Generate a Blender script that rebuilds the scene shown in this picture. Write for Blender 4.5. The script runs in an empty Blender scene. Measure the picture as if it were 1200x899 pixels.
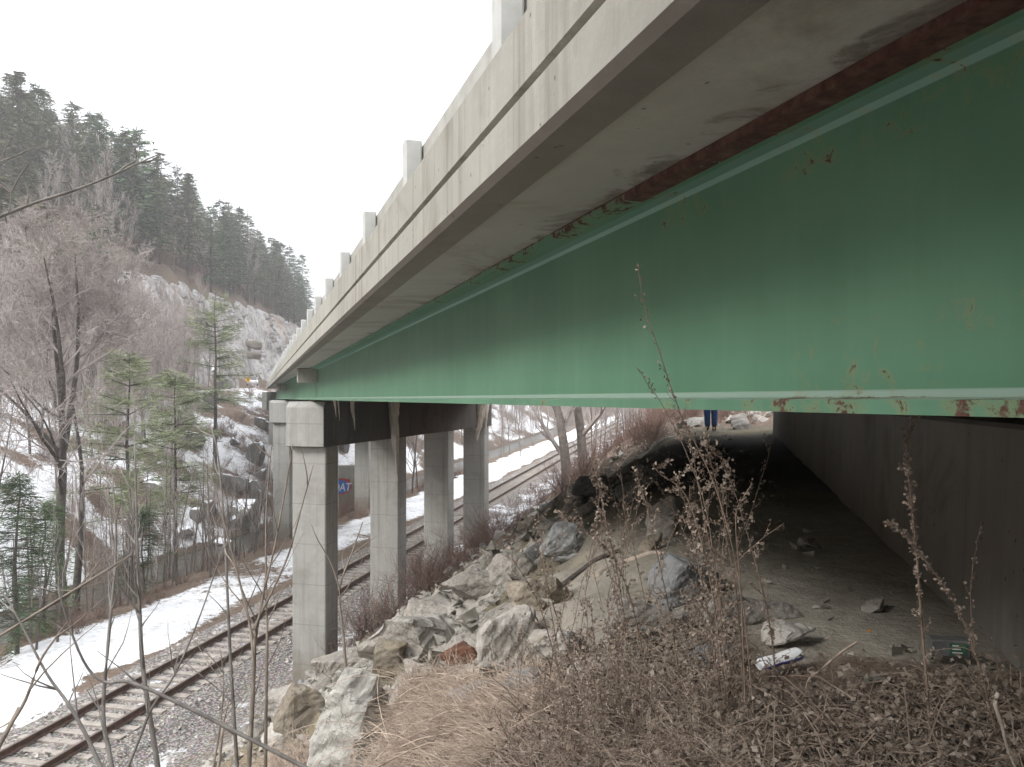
import bpy, bmesh, math, random
import numpy as np
from mathutils import Vector, Matrix, noise

sc = bpy.context.scene
COL = sc.collection
R = math.radians
F = 933.0                                   # focal length in photo pixels (1200 wide)

# ------------------------------------------------------------------ helpers
class MB:
    """collects geometry in world (or local) coordinates for ONE mesh object"""
    def __init__(s): s.v = []; s.f = []; s.m = []; s.attr = None
    def add(s, vs, fs, m=0):
        o = len(s.v); s.v.extend(vs); s.f.extend([tuple(i + o for i in f) for f in fs]); s.m.extend([m] * len(fs))
    def tube(s, pts, rads, n=5, m=0, cap=True):
        o = len(s.v); k = len(pts)
        for i in range(k):
            a = pts[max(i - 1, 0)]; b = pts[min(i + 1, k - 1)]
            dx, dy, dz = b[0]-a[0], b[1]-a[1], b[2]-a[2]
            L = math.sqrt(dx*dx+dy*dy+dz*dz) or 1e-9
            dx, dy, dz = dx/L, dy/L, dz/L
            if abs(dz) < .95: ux, uy, uz = -dy, dx, 0.0
            else: ux, uy, uz = 0.0, -dz, dy
            L = math.sqrt(ux*ux+uy*uy+uz*uz) or 1e-9
            ux, uy, uz = ux/L, uy/L, uz/L
            wx, wy, wz = dy*uz-dz*uy, dz*ux-dx*uz, dx*uy-dy*ux
            p = pts[i]; r = rads[i]
            for j in range(n):
                c = math.cos(2*math.pi*j/n)*r; q = math.sin(2*math.pi*j/n)*r
                s.v.append((p[0]+ux*c+wx*q, p[1]+uy*c+wy*q, p[2]+uz*c+wz*q))
        for i in range(k-1):
            for j in range(n):
                a = o+i*n+j; b = o+i*n+(j+1) % n
                s.f.append((a, b, b+n, a+n)); s.m.append(m)
        if cap and n > 2:
            s.f.append(tuple(o+j for j in range(n))[::-1]); s.f.append(tuple(o+(k-1)*n+j for j in range(n))); s.m += [m, m]
    def box(s, fn, a, b, m=0):
        """box between coordinate triples a,b mapped through fn"""
        c = [fn(x, y, z) for x in (a[0], b[0]) for y in (a[1], b[1]) for z in (a[2], b[2])]
        s.add(c, [(0,1,3,2),(4,6,7,5),(0,4,5,1),(2,3,7,6),(0,2,6,4),(1,5,7,3)], m)
    def sweep(s, sec, stations, fn, m=0):
        """closed section [(t,z)] swept along stations through fn(s,t,z)"""
        o = len(s.v); n = len(sec)
        for st in stations:
            for (t, z) in sec: s.v.append(fn(st, t, z))
        for i in range(len(stations)-1):
            for j in range(n):
                a = o+i*n+j; b = o+i*n+(j+1) % n
                s.f.append((a, b, b+n, a+n)); s.m.append(m)
        s.f.append(tuple(o+j for j in range(n))[::-1]); s.f.append(tuple(o+(len(stations)-1)*n+j for j in range(n))); s.m += [m, m]
    def build(s, name, mats, parent=None, smooth=False, origin=None, bevel=0):
        me = bpy.data.meshes.new(name)
        off = origin if origin is not None else (parent_world(parent) if parent is not None else None)
        v = s.v
        if off is not None: v = [(p[0]-off[0], p[1]-off[1], p[2]-off[2]) for p in s.v]
        me.from_pydata(v, [], s.f)
        if not isinstance(mats, (list, tuple)): mats = [mats]
        for q in mats: me.materials.append(q)
        if any(s.m): me.polygons.foreach_set('material_index', s.m)
        bm = bmesh.new(); bm.from_mesh(me); 
        if len(s.f) < 60000: bmesh.ops.recalc_face_normals(bm, faces=bm.faces)
        if bevel: 
            ed = [e for e in bm.edges if len(e.link_faces) == 2 and e.calc_face_angle(0) > .6]
            bmesh.ops.bevel(bm, geom=ed, offset=bevel, segments=1, affect='EDGES', clamp_overlap=True)
        bm.to_mesh(me); bm.free()
        if smooth: me.polygons.foreach_set('use_smooth', [True]*len(me.polygons))
        me.update()
        ob = bpy.data.objects.new(name, me); COL.objects.link(ob)
        if parent is not None: ob.parent = parent
        elif origin is not None: ob.location = origin
        return ob

def parent_world(p):
    loc = Vector((0, 0, 0))
    while p is not None: loc = loc + Vector(p.location); p = p.parent
    return loc

def tag(o, label=None, cat=None, group=None, kind=None):
    if label: o['label'] = label
    if cat: o['category'] = cat
    if group: o['group'] = group
    if kind: o['kind'] = kind
    return o

def empty(name, loc, label=None, cat=None, group=None):
    o = bpy.data.objects.new(name, None); COL.objects.link(o); o.location = loc; o.empty_display_size = .3
    return tag(o, label, cat, group)

def copy_tree(o, parent=None):
    c = o.copy(); COL.objects.link(c); c.parent = parent
    for ch in list(o.children): copy_tree(ch, c)
    return c

def px(x, y, Y):                                 # photo pixel + depth -> world point (camera at the origin looking along +Y)
    return Vector(((x-600)/F*Y, Y, (449.5-y)/F*Y))

def sstep(a, b, x):
    t = min(1, max(0, (x-a)/(b-a))); return t*t*(3-2*t)
def N3(x, y, z=0): return noise.noise((x, y, z))
def fbm(x, y, z=0, o=4):
    s = 0; a = .5
    for i in range(o): s += a*noise.noise((x, y, z)); x *= 2.03; y *= 2.03; z *= 2.03; a *= .5
    return s

# ------------------------------------------------------------------ materials
def new_mat(name):
    m = bpy.data.materials.new(name); m.use_nodes = True
    nt = m.node_tree; b = nt.nodes['Principled BSDF']; b.inputs['Specular IOR Level'].default_value = .25
    return m, nt, b
def nd(nt, t, **kw):
    n = nt.nodes.new(t)
    for k, v in kw.items(): setattr(n, k, v)
    return n
def tex_noise(nt, co, scale, detail=5, rough=.55, stretch=None, dist=0):
    if stretch:
        mp = nd(nt, 'ShaderNodeMapping'); mp.inputs['Scale'].default_value = stretch
        nt.links.new(co, mp.inputs['Vector']); co = mp.outputs['Vector']
    n = nd(nt, 'ShaderNodeTexNoise'); n.inputs['Scale'].default_value = scale; n.inputs['Detail'].default_value = detail
    n.inputs['Roughness'].default_value = rough; n.inputs['Distortion'].default_value = dist
    nt.links.new(co, n.inputs['Vector']); return n.outputs['Fac']
def ramp(nt, fac, stops):
    r = nd(nt, 'ShaderNodeValToRGB'); e = r.color_ramp.elements
    while len(e) < len(stops): e.new(.5)
    for i, (p, c) in enumerate(stops):
        e[i].position = p; e[i].color = (c, c, c, 1) if isinstance(c, (int, float)) else (*c, 1)
    nt.links.new(fac, r.inputs['Fac']); return r.outputs['Color']
def mix(nt, fac, a, b, mode='MIX'):
    n = nd(nt, 'ShaderNodeMix', data_type='RGBA', blend_type=mode)
    for k, v in ((0, fac), (6, a), (7, b)):
        if isinstance(v, (int, float)): n.inputs[k].default_value = v
        elif isinstance(v, tuple): n.inputs[k].default_value = (*v, 1)
        else: nt.links.new(v, n.inputs[k])
    return n.outputs[2]
def mathn(nt, op, a, b=None, c=None, clamp=False):
    n = nd(nt, 'ShaderNodeMath', operation=op); n.use_clamp = clamp
    for i, v in enumerate((a, b, c)):
        if v is None: continue
        if isinstance(v, (int, float)): n.inputs[i].default_value = v
        else: nt.links.new(v, n.inputs[i])
    return n.outputs[0]
def bump(nt, b, h, strength=.3, dist=.02):
    n = nd(nt, 'ShaderNodeBump'); n.inputs['Strength'].default_value = strength; n.inputs['Distance'].default_value = dist
    nt.links.new(h, n.inputs['Height']); nt.links.new(n.outputs['Normal'], b.inputs['Normal'])
def objco(nt): return nd(nt, 'ShaderNodeTexCoord').outputs['Object']
def geopos(nt): return nd(nt, 'ShaderNodeNewGeometry').outputs['Position']

def simple(name, c1, c2=None, scale=3., rough=.8, bs=.0, bd=.01, spec=.25, world=False, lo=.35, hi=.65, metal=0, rnd=0):
    m, nt, b = new_mat(name)
    co = geopos(nt) if world else objco(nt)
    c2 = c2 or tuple(x*.7 for x in c1)
    f = tex_noise(nt, co, scale)
    col = ramp(nt, f, [(lo, c2), (hi, c1)])
    if rnd:
        oi = nd(nt, 'ShaderNodeObjectInfo'); v = mathn(nt, 'MULTIPLY_ADD', oi.outputs['Random'], rnd, 1-rnd/2)
        hs = nd(nt, 'ShaderNodeHueSaturation'); nt.links.new(v, hs.inputs['Value']); nt.links.new(col, hs.inputs['Color']); col = hs.outputs['Color']
    nt.links.new(col, b.inputs['Base Color']); b.inputs['Roughness'].default_value = rough
    b.inputs['Specular IOR Level'].default_value = spec; b.inputs['Metallic'].default_value = metal
    if bs: bump(nt, b, tex_noise(nt, co, scale*4), bs, bd)
    return m

def concrete(name, base, dark, streak=.5, stain=(.12,.105,.08), pores=True, joint=None, stain_amt=.35):
    m, nt, b = new_mat(name); co = geopos(nt)
    big = tex_noise(nt, co, .55, 6, .6); mid = tex_noise(nt, co, 5, 6, .65)
    fine = tex_noise(nt, co, 60, 4, .7)
    col = ramp(nt, big, [(.3, dark), (.68, base)])
    col = mix(nt, ramp(nt, mid, [(.35, .75), (.65, 0.)]), col, tuple(x*.78 for x in base))
    st = tex_noise(nt, co, 1.0, 5, .65, stretch=(5.5, 5.5, .22))
    col = mix(nt, mathn(nt, 'MULTIPLY', ramp(nt, st, [(.52, 0.), (.72, 1.)]), streak), col, stain)
    st2 = tex_noise(nt, co, 1.0, 5, .65, stretch=(9, 9, .5))
    col = mix(nt, mathn(nt, 'MULTIPLY', ramp(nt, st2, [(.58, 0.), (.75, 1.)]), streak*.7), col, tuple(min(1, x*1.3) for x in base))
    fs = tex_noise(nt, co, .9, 7, .7, dist=.6)
    col = mix(nt, mathn(nt, 'MULTIPLY', ramp(nt, fs, [(.52, 0.), (.66, 1.)]), stain_amt), col, stain)
    col = mix(nt, ramp(nt, fine, [(.35, .25), (.6, 0.)]), col, dark)
    if pores:
        vo = nd(nt, 'ShaderNodeTexVoronoi'); vo.inputs['Scale'].default_value = 13; nt.links.new(co, vo.inputs['Vector'])
        pn = tex_noise(nt, co, 3.1, 3)
        pm = mathn(nt, 'MULTIPLY', mathn(nt, 'LESS_THAN', vo.outputs['Distance'], .12), mathn(nt, 'GREATER_THAN', pn, .55))
        col = mix(nt, mathn(nt, 'MULTIPLY', pm, .75), col, tuple(x*.4 for x in dark))
    nt.links.new(col, b.inputs['Base Color']); b.inputs['Roughness'].default_value = .9
    bump(nt, b, mix(nt, .5, fine, mid), .35, .008)
    return m

M = {}
M['fascia'] = concrete('weathered_concrete', (.405,.39,.345), (.30,.287,.25), .8, (.17,.15,.12), stain_amt=.45)
M['soffit'] = concrete('soffit_concrete', (.47,.455,.42), (.34,.32,.29), .1, (.17,.13,.09), stain_amt=.5)
def soffit_rust(m):
    nt = m.node_tree; b = nt.nodes['Principled BSDF']; old = b.inputs['Base Color'].links[0].from_socket; co = geopos(nt)
    sp = nd(nt, 'ShaderNodeSeparateXYZ'); nt.links.new(co, sp.inputs[0])
    t = mathn(nt, 'ADD', mathn(nt, 'MULTIPLY', sp.outputs[0], .952), mathn(nt, 'MULTIPLY', sp.outputs[1], .306))
    f = tex_noise(nt, co, 3.2, 8, .7, dist=.7)
    k = mathn(nt, 'ADD', f, mathn(nt, 'MULTIPLY', mathn(nt, 'SUBTRACT', t, 1.5), .75))
    k = mathn(nt, 'SUBTRACT', k, mathn(nt, 'MULTIPLY', sp.outputs[1], .006))
    col = mix(nt, ramp(nt, k, [(.47, 0.), (.60, .7)]), old, ramp(nt, tex_noise(nt, co, 11, 6, .7), [(.35, (.05,.04,.035)), (.55, (.14,.12,.10)), (.7, (.26,.17,.12))]))
    nt.links.new(col, b.inputs['Base Color'])
soffit_rust(M['soffit'])
def pier_dirt(m):
    nt = m.node_tree; b = nt.nodes['Principled BSDF']; old = b.inputs['Base Color'].links[0].from_socket; co = geopos(nt)
    sp = nd(nt, 'ShaderNodeSeparateXYZ'); nt.links.new(co, sp.inputs[0]); f = tex_noise(nt, co, 2.2, 6, .65)
    k = mathn(nt, 'ADD', mathn(nt, 'MULTIPLY_ADD', sp.outputs[2], -.55, -4.35), mathn(nt, 'MULTIPLY_ADD', f, 1.2, -.6))     # mud splashed over the foot
    col = mix(nt, ramp(nt, k, [(.0, 0.), (.6, .75)]), old, (.17,.145,.11))
    fr_ = mathn(nt, 'FRACT', mathn(nt, 'MULTIPLY', sp.outputs[2], .82))
    col = mix(nt, mathn(nt, 'MULTIPLY', mathn(nt, 'LESS_THAN', fr_, .022), mathn(nt, 'MULTIPLY', f, .8)), col, (.15,.145,.13))
    nt.links.new(col, b.inputs['Base Color'])
M['capshade'] = concrete('stained_shaded_concrete', (.15,.14,.13), (.07,.066,.062), .6, (.04,.037,.035), stain_amt=.5)
M['lip'] = concrete('lip_concrete', (.25,.23,.205), (.19,.175,.155), .1, (.13,.105,.08), stain_amt=.4)
M['pier'] = concrete('pier_concrete', (.42,.41,.385), (.31,.305,.28), .5, (.13,.12,.09), stain_amt=.3)
pier_dirt(M['pier'])
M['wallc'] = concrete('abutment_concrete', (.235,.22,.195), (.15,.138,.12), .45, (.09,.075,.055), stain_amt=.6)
M['post'] = simple('galvanised_post', (.50,.50,.48), (.40,.40,.38), 6, .7)
M['railm'] = simple('guard_rail_metal', (.40,.39,.355), (.28,.27,.24), 5, .6, spec=.4)
M['asphalt'] = simple('asphalt', (.06,.06,.06), (.045,.045,.045), 8, .9, world=True)

def green_paint():
    m, nt, b = new_mat('green_girder_paint'); co = geopos(nt)
    at = nd(nt, 'ShaderNodeAttribute'); at.attribute_name = 'gird'
    sep = nd(nt, 'ShaderNodeSeparateXYZ'); nt.links.new(at.outputs['Vector'], sep.inputs[0])
    s_, h, side = sep.outputs                      # metres along the span, height in the section, |distance from the web|
    cl = tex_noise(nt, co, 1.1, 5, .6)
    col = ramp(nt, cl, [(.3, (.082,.185,.115)), (.7, (.112,.235,.148))])
    stv = tex_noise(nt, co, 1.0, 5, .65, stretch=(7, 7, .35))
    col = mix(nt, mathn(nt, 'MULTIPLY', ramp(nt, stv, [(.5, 0.), (.75, 1.)]), .35), col, (.14,.27,.185))
    col = mix(nt, mathn(nt, 'MULTIPLY', ramp(nt, tex_noise(nt, co, 1.0, 4, .6, stretch=(5, 5, .5)), [(.55, 0.), (.75, 1.)]), .3), col, (.07,.16,.09))
    # painted highlight: pale lines along the fillets, as if catching skylight
    fl = mathn(nt, 'MULTIPLY', mathn(nt, 'LESS_THAN', mathn(nt, 'ABSOLUTE', mathn(nt, 'SUBTRACT', h, .052)), .014), .55)
    col = mix(nt, fl, col, (.34,.40,.36))
    fl2 = mathn(nt, 'MULTIPLY', mathn(nt, 'LESS_THAN', mathn(nt, 'ABSOLUTE', mathn(nt, 'SUBTRACT', h, .903)), .011), .5)
    col = mix(nt, fl2, col, (.20,.33,.30))
    # peeling: full on the top flange near the abutment, thinning out along the span
    rn = tex_noise(nt, co, 12, 8, .72, dist=.4); rn2 = tex_noise(nt, co, 1.7, 5, .6)
    rsum = mathn(nt, 'MULTIPLY_ADD', rn2, .55, mathn(nt, 'MULTIPLY', rn, .6))
    top = mathn(nt, 'MULTIPLY', mathn(nt, 'GREATER_THAN', h, .915), mathn(nt, 'SUBTRACT', .255, mathn(nt, 'MULTIPLY', s_, .020)))
    edge = mathn(nt, 'MULTIPLY', mathn(nt, 'GREATER_THAN', h, .945), .09)
    webtop = mathn(nt, 'MULTIPLY', mathn(nt, 'MULTIPLY', mathn(nt, 'GREATER_THAN', h, .78), mathn(nt, 'LESS_THAN', s_, 3.2)), .12)
    bot = mathn(nt, 'MULTIPLY', mathn(nt, 'LESS_THAN', h, .046), .07)
    botn = mathn(nt, 'MULTIPLY', mathn(nt, 'MULTIPLY', mathn(nt, 'LESS_THAN', h, .30), mathn(nt, 'LESS_THAN', s_, 2.3)), .085)
    tot = mathn(nt, 'ADD', mathn(nt, 'ADD', rsum, mathn(nt, 'MAXIMUM', top, 0.)), mathn(nt, 'ADD', edge, mathn(nt, 'ADD', webtop, mathn(nt, 'ADD', bot, botn))))
    mask = ramp(nt, tot, [(.765, 0.), (.79, 1.)])
    rust = ramp(nt, tex_noise(nt, co, 19, 6, .7), [(.3, (.035,.016,.013)), (.52, (.095,.043,.032)), (.66, (.13,.080,.058)), (.78, (.20,.15,.12))])
    col = mix(nt, mask, col, rust)
    halo = ramp(nt, tot, [(.70, 0.), (.78, .5)])
    col = mix(nt, mathn(nt, 'MULTIPLY', halo, mathn(nt, 'SUBTRACT', 1., mask)), col, (.24,.22,.10))
    nt.links.new(col, b.inputs['Base Color'])
    nt.links.new(mathn(nt, 'MULTIPLY_ADD', mask, .35, .5), b.inputs['Roughness']); b.inputs['Specular IOR Level'].default_value = .3
    bump(nt, b, mathn(nt, 'ADD', mathn(nt, 'MULTIPLY', mask, mathn(nt, 'MULTIPLY_ADD', rn, .8, -1.)), mathn(nt, 'MULTIPLY', cl, .2)), .5, .006)
    return m
M['green'] = green_paint()
M['rust'] = simple('rusty_steel', (.16,.075,.045), (.07,.035,.025), 14, .85, .3)

def rockm(name, a, c, scale=2.2, snow=False, vein=.5):
    m, nt, b = new_mat(name); co = objco(nt)
    oi = nd(nt, 'ShaderNodeObjectInfo')
    ad = nd(nt, 'ShaderNodeVectorMath', operation='ADD'); nt.links.new(co, ad.inputs[0])
    sc_ = nd(nt, 'ShaderNodeVectorMath', operation='SCALE'); sc_.inputs[0].default_value = (31, 17, 23); nt.links.new(oi.outputs['Random'], sc_.inputs['Scale'])
    nt.links.new(sc_.outputs[0], ad.inputs[1]); co = ad.outputs[0]
    f1 = tex_noise(nt, co, scale, 8, .65, dist=.5); f2 = tex_noise(nt, co, scale*7, 6, .7)
    col = ramp(nt, f1, [(.3, c), (.52, tuple((x+y)/2 for x, y in zip(a, c))), (.7, a)])
    col = mix(nt, ramp(nt, f2, [(.35, .55), (.6, 0.)]), col, tuple(x*.55 for x in c))
    f3 = tex_noise(nt, co, scale*.8, 5, .6, dist=1.2, stretch=(1, .4, 1.6))
    col = mix(nt, mathn(nt, 'MULTIPLY', ramp(nt, f3, [(.55, 0.), (.68, 1.)]), vein*.6), col, (.30,.22,.12))
    crk = mathn(nt, 'ABSOLUTE', mathn(nt, 'SUBTRACT', tex_noise(nt, co, scale*.9, 4, .6, dist=1.6), .5))
    col = mix(nt, ramp(nt, crk, [(.0, .8), (.012, 0.)]), col, tuple(x*.3 for x in c))
    v = mathn(nt, 'MULTIPLY_ADD', oi.outputs['Random'], .4, .8)
    hs = nd(nt, 'ShaderNodeHueSaturation'); nt.links.new(v, hs.inputs['Value']); nt.links.new(col, hs.inputs['Color']); col = hs.outputs['Color']
    if snow:
        sp = nd(nt, 'ShaderNodeSeparateXYZ'); nt.links.new(nd(nt, 'ShaderNodeNewGeometry').outputs['Normal'], sp.inputs[0])
        k = mathn(nt, 'ADD', sp.outputs[2], mathn(nt, 'MULTIPLY_ADD', f1, .9, -.45))
        col = mix(nt, ramp(nt, k, [(.62, 0.), (.72, 1.)]), col, (.82,.84,.87))
    nt.links.new(col, b.inputs['Base Color']); b.inputs['Roughness'].default_value = .92
    bump(nt, b, mix(nt, .45, f1, f2), .6, .05)
    return m
M['rock'] = rockm('grey_rock', (.41,.375,.335), (.245,.225,.20))
M['rockw'] = rockm('pale_rock', (.50,.465,.42), (.33,.305,.27), vein=.35)
M['rockp'] = rockm('whitish_rock', (.58,.56,.51), (.40,.385,.35), vein=.15)
M['rockt'] = rockm('tan_rock', (.36,.31,.245), (.235,.20,.155))
M['rockb'] = rockm('blue_grey_rock', (.28,.28,.275), (.175,.178,.178), vein=.1)
M['rockd'] = rockm('dark_rock', (.15,.145,.135), (.075,.073,.07), vein=.1)
M['rocks'] = rockm('snowy_rock', (.26,.25,.23), (.12,.115,.105), 1.4, snow=True)
M['bark'] = simple('dark_bark', (.105,.088,.076), (.05,.042,.038), 7, .95, .5, .02)
M['barkg'] = simple('grey_bark', (.20,.175,.155), (.115,.098,.086), 5, .95, .3, .01, rnd=.5)
M['twig'] = simple('purple_grey_twigs', (.42,.37,.345), (.26,.22,.205), 1.2, .9, rnd=.55)
M['twigp'] = simple('pale_twigs', (.42,.375,.35), (.235,.20,.185), 1.0, .85, rnd=.3)
M['needle'] = simple('dark_needles', (.105,.15,.068), (.048,.072,.036), .5, .85, rnd=.7, lo=.3, hi=.7)
M['needleb'] = simple('brown_green_needles', (.16,.155,.088), (.075,.08,.045), .5, .85, rnd=.6, lo=.3, hi=.7)
M['needlep'] = simple('pine_needles', (.28,.31,.17), (.165,.195,.11), 1.2, .8, rnd=.3)
M['stem'] = simple('sapling_bark', (.27,.225,.185), (.15,.125,.105), 9, .85)
M['stemg'] = simple('grey_sapling_bark', (.23,.21,.19), (.12,.108,.10), 9, .85)
M['weed'] = simple('dry_weed_stem', (.25,.19,.145), (.13,.095,.072), 12, .9, world=True)
M['seed'] = simple('dry_seed_heads', (.36,.295,.24), (.175,.13,.10), 21, .95, world=True, lo=.38, hi=.62)
M['litter'] = simple('dead_leaf_litter', (.28,.235,.19), (.105,.08,.06), 13, .95, world=True)
M['straw'] = simple('dead_grass', (.47,.375,.295), (.17,.12,.09), 19, .9, world=True)
M['steel'] = simple('rail_rust', (.13,.075,.055), (.07,.042,.033), 6, .7, world=True)
M['railtop'] = simple('rail_top', (.20,.16,.135), (.13,.10,.085), 3, .45, world=True, metal=.3)
M['sleeper'] = simple('old_sleeper', (.37,.33,.295), (.25,.22,.195), 5, .95, .3, world=True)
M['denim'] = simple('blue_denim', (.06,.12,.28), (.035,.07,.18), 9, .9)
M['jacket'] = simple('dark_jacket', (.05,.05,.055), (.035,.035,.04), 9, .9)
M['boot'] = simple('brown_boot', (.05,.035,.025), (.03,.02,.015), 9, .8)
M['skin'] = simple('skin', (.50,.31,.23), (.45,.27,.20), 9, .6)
M['hair'] = simple('brown_hair', (.06,.04,.025), (.04,.025,.015), 30, .7)
M['white'] = simple('white_paint', (.78,.78,.78), (.72,.72,.72), 5, .4)
M['paper'] = simple('white_card', (.72,.70,.68), (.55,.53,.52), 18, .7)
M['violet'] = simple('violet_print', (.13,.11,.32), (.10,.09,.26), 9, .5)
M['grnlab'] = simple('green_label', (.06,.17,.10), (.05,.12,.08), 30, .5)
M['greypl'] = simple('grey_plastic', (.17,.17,.165), (.11,.11,.105), 20, .5)
M['black'] = simple('black', (.012,.012,.012), (.01,.01,.01), 5, .5)
M['glass'] = simple('car_glass', (.03,.035,.04), (.025,.03,.035), 5, .08, spec=.6)
M['tyre'] = simple('tyre', (.02,.02,.02), (.015,.015,.015), 9, .9)
M['amber'] = simple('sign_yellow', (.85,.47,.02), (.80,.43,.02), 5, .5)
M['orangeleaf'] = simple('orange_leaf', (.45,.22,.05), (.32,.15,.04), 30, .8)
M['galv'] = simple('sign_post_metal', (.35,.35,.34), (.28,.28,.27), 5, .5, metal=.4)
M['lamp'] = simple('headlamp', (.7,.7,.68), (.6,.6,.6), 5, .15, spec=.6)
M['gred'] = simple('graffiti_red', (.42,.07,.06), (.33,.06,.06), 4, .7)
M['gblue'] = simple('graffiti_blue', (.06,.16,.50), (.05,.13,.42), 4, .7)
M['gwhite'] = simple('graffiti_white', (.62,.70,.76), (.52,.6,.68), 4, .7)
M['stick'] = simple('bleached_wood', (.42,.36,.30), (.27,.22,.18), 12, .9, world=True)

def icem():
    m, nt, b = new_mat('dirty_ice'); co = objco(nt)
    f = tex_noise(nt, co, 2.5, 5, .6, stretch=(6, 6, .8))
    nt.links.new(ramp(nt, f, [(.35, (.42,.37,.31)), (.65, (.74,.68,.60))]), b.inputs['Base Color'])
    b.inputs['Roughness'].default_value = .3; b.inputs['Specular IOR Level'].default_value = .5
    b.inputs['Subsurface Weight'].default_value = .0
    bump(nt, b, tex_noise(nt, co, 9, 3), .4, .02); return m
M['ice'] = icem()

def waterm():
    m, nt, b = new_mat('stream_water'); co = geopos(nt)
    f = tex_noise(nt, co, 1.3, 5, .6)
    nt.links.new(ramp(nt, f, [(.35, (.045,.043,.034)), (.7, (.10,.095,.075))]), b.inputs['Base Color'])
    b.inputs['Roughness'].default_value = .22; b.inputs['Specular IOR Level'].default_value = .5
    bump(nt, b, tex_noise(nt, co, 3.5, 5, .6), .8, .08); return m
M['water'] = waterm()

def groundm():
    m, nt, b = new_mat('ground_cover'); co = geopos(nt)
    at = nd(nt, 'ShaderNodeAttribute'); at.attribute_name = 'mask'
    sp = nd(nt, 'ShaderNodeSeparateColor'); nt.links.new(at.outputs['Color'], sp.inputs[0])
    n1 = tex_noise(nt, co, .8, 8, .68, dist=.3); n2 = tex_noise(nt, co, 6, 7, .72); n3 = tex_noise(nt, co, 38, 5, .7)
    lit = ramp(nt, n2, [(.3, (.075,.055,.043)), (.5, (.155,.115,.088)), (.7, (.24,.185,.145))])
    och = ramp(nt, n1, [(.34, (.12,.11,.085)), (.5, (.20,.175,.125)), (.64, (.29,.225,.13))])
    och = mix(nt, ramp(nt, n2, [(.38, .6), (.6, 0.)]), och, (.11,.10,.08))
    och = mix(nt, ramp(nt, n3, [(.35, .5), (.6, 0.)]), och, (.10,.09,.07))
    vo = nd(nt, 'ShaderNodeTexVoronoi'); vo.inputs['Scale'].default_value = 14; nt.links.new(co, vo.inputs['Vector'])
    gv = mix(nt, .6, ramp(nt, n2, [(.3, (.25,.22,.20)), (.7, (.46,.425,.40))]), vo.outputs['Color'], 'MULTIPLY')
    gv = mix(nt, .55, gv, (.43,.395,.37))
    gv = mix(nt, ramp(nt, vo.outputs['Distance'], [(.35, 0.), (.6, .75)]), gv, (.07,.06,.055))
    n4 = tex_noise(nt, co, 2.3, 6, .7)
    snow = ramp(nt, n2, [(.3, (.60,.60,.61)), (.55, (.77,.78,.80))])
    snow = mix(nt, ramp(nt, n4, [(.36, .7), (.50, 0.)]), snow, (.45,.42,.39))
    k = mathn(nt, 'MULTIPLY_ADD', n2, .5, -.25)
    k = mathn(nt, 'ADD', k, mathn(nt, 'MULTIPLY_ADD', n1, .5, -.25))
    def msk(ch): return ramp(nt, mathn(nt, 'ADD', ch, k), [(.42, 0.), (.58, 1.)])
    k_ = mathn(nt, 'MULTIPLY_ADD', n2, .5, -.25)
    och2 = mix(nt, ramp(nt, n2, [(.35, .6), (.6, 0.)]), (.33,.30,.25), (.20,.175,.145))
    al = nd(nt, 'ShaderNodeAttribute'); al.attribute_name = 'soil'
    sp2 = nd(nt, 'ShaderNodeSeparateColor'); nt.links.new(al.outputs['Color'], sp2.inputs[0])
    rk = ramp(nt, n1, [(.3, (.27,.245,.215)), (.5, (.39,.36,.32)), (.7, (.48,.445,.395))])
    rk = mix(nt, ramp(nt, n2, [(.36, .6), (.58, 0.)]), rk, (.19,.18,.16))
    crk = mathn(nt, 'ABSOLUTE', mathn(nt, 'SUBTRACT', tex_noise(nt, co, 1.6, 5, .6, dist=1.4), .5))
    rk = mix(nt, ramp(nt, crk, [(0., .8), (.016, 0.)]), rk, (.09,.08,.07))
    och = mix(nt, ramp(nt, mathn(nt, 'ADD', sp2.outputs[2], k_), [(.42, 0.), (.56, 1.)]), och, rk)
    och = mix(nt, sp2.outputs[0], och, och2)
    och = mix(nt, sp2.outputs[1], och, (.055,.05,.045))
    col = mix(nt, msk(sp.outputs[2]), lit, och)
    col = mix(nt, msk(sp.outputs[1]), col, gv)
    k2 = mathn(nt, 'ADD', sp.outputs[0], mathn(nt, 'ADD', mathn(nt, 'MULTIPLY', k, 1.5), mathn(nt, 'MULTIPLY_ADD', n3, .6, -.3)))
    col = mix(nt, ramp(nt, k2, [(.46, 0.), (.54, 1.)]), col, snow)
    nt.links.new(col, b.inputs['Base Color']); b.inputs['Roughness'].default_value = .95; b.inputs['Specular IOR Level'].default_value = .1
    hh = mathn(nt, 'ADD', mathn(nt, 'MULTIPLY', n2, 1.), mathn(nt, 'ADD', mathn(nt, 'MULTIPLY', n3, .35), mathn(nt, 'MULTIPLY', mathn(nt, 'MULTIPLY', vo.outputs['Distance'], msk(sp.outputs[1])), -.8)))
    bump(nt, b, hh, .7, .07)
    return m
M['ground'] = groundm()

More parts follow.
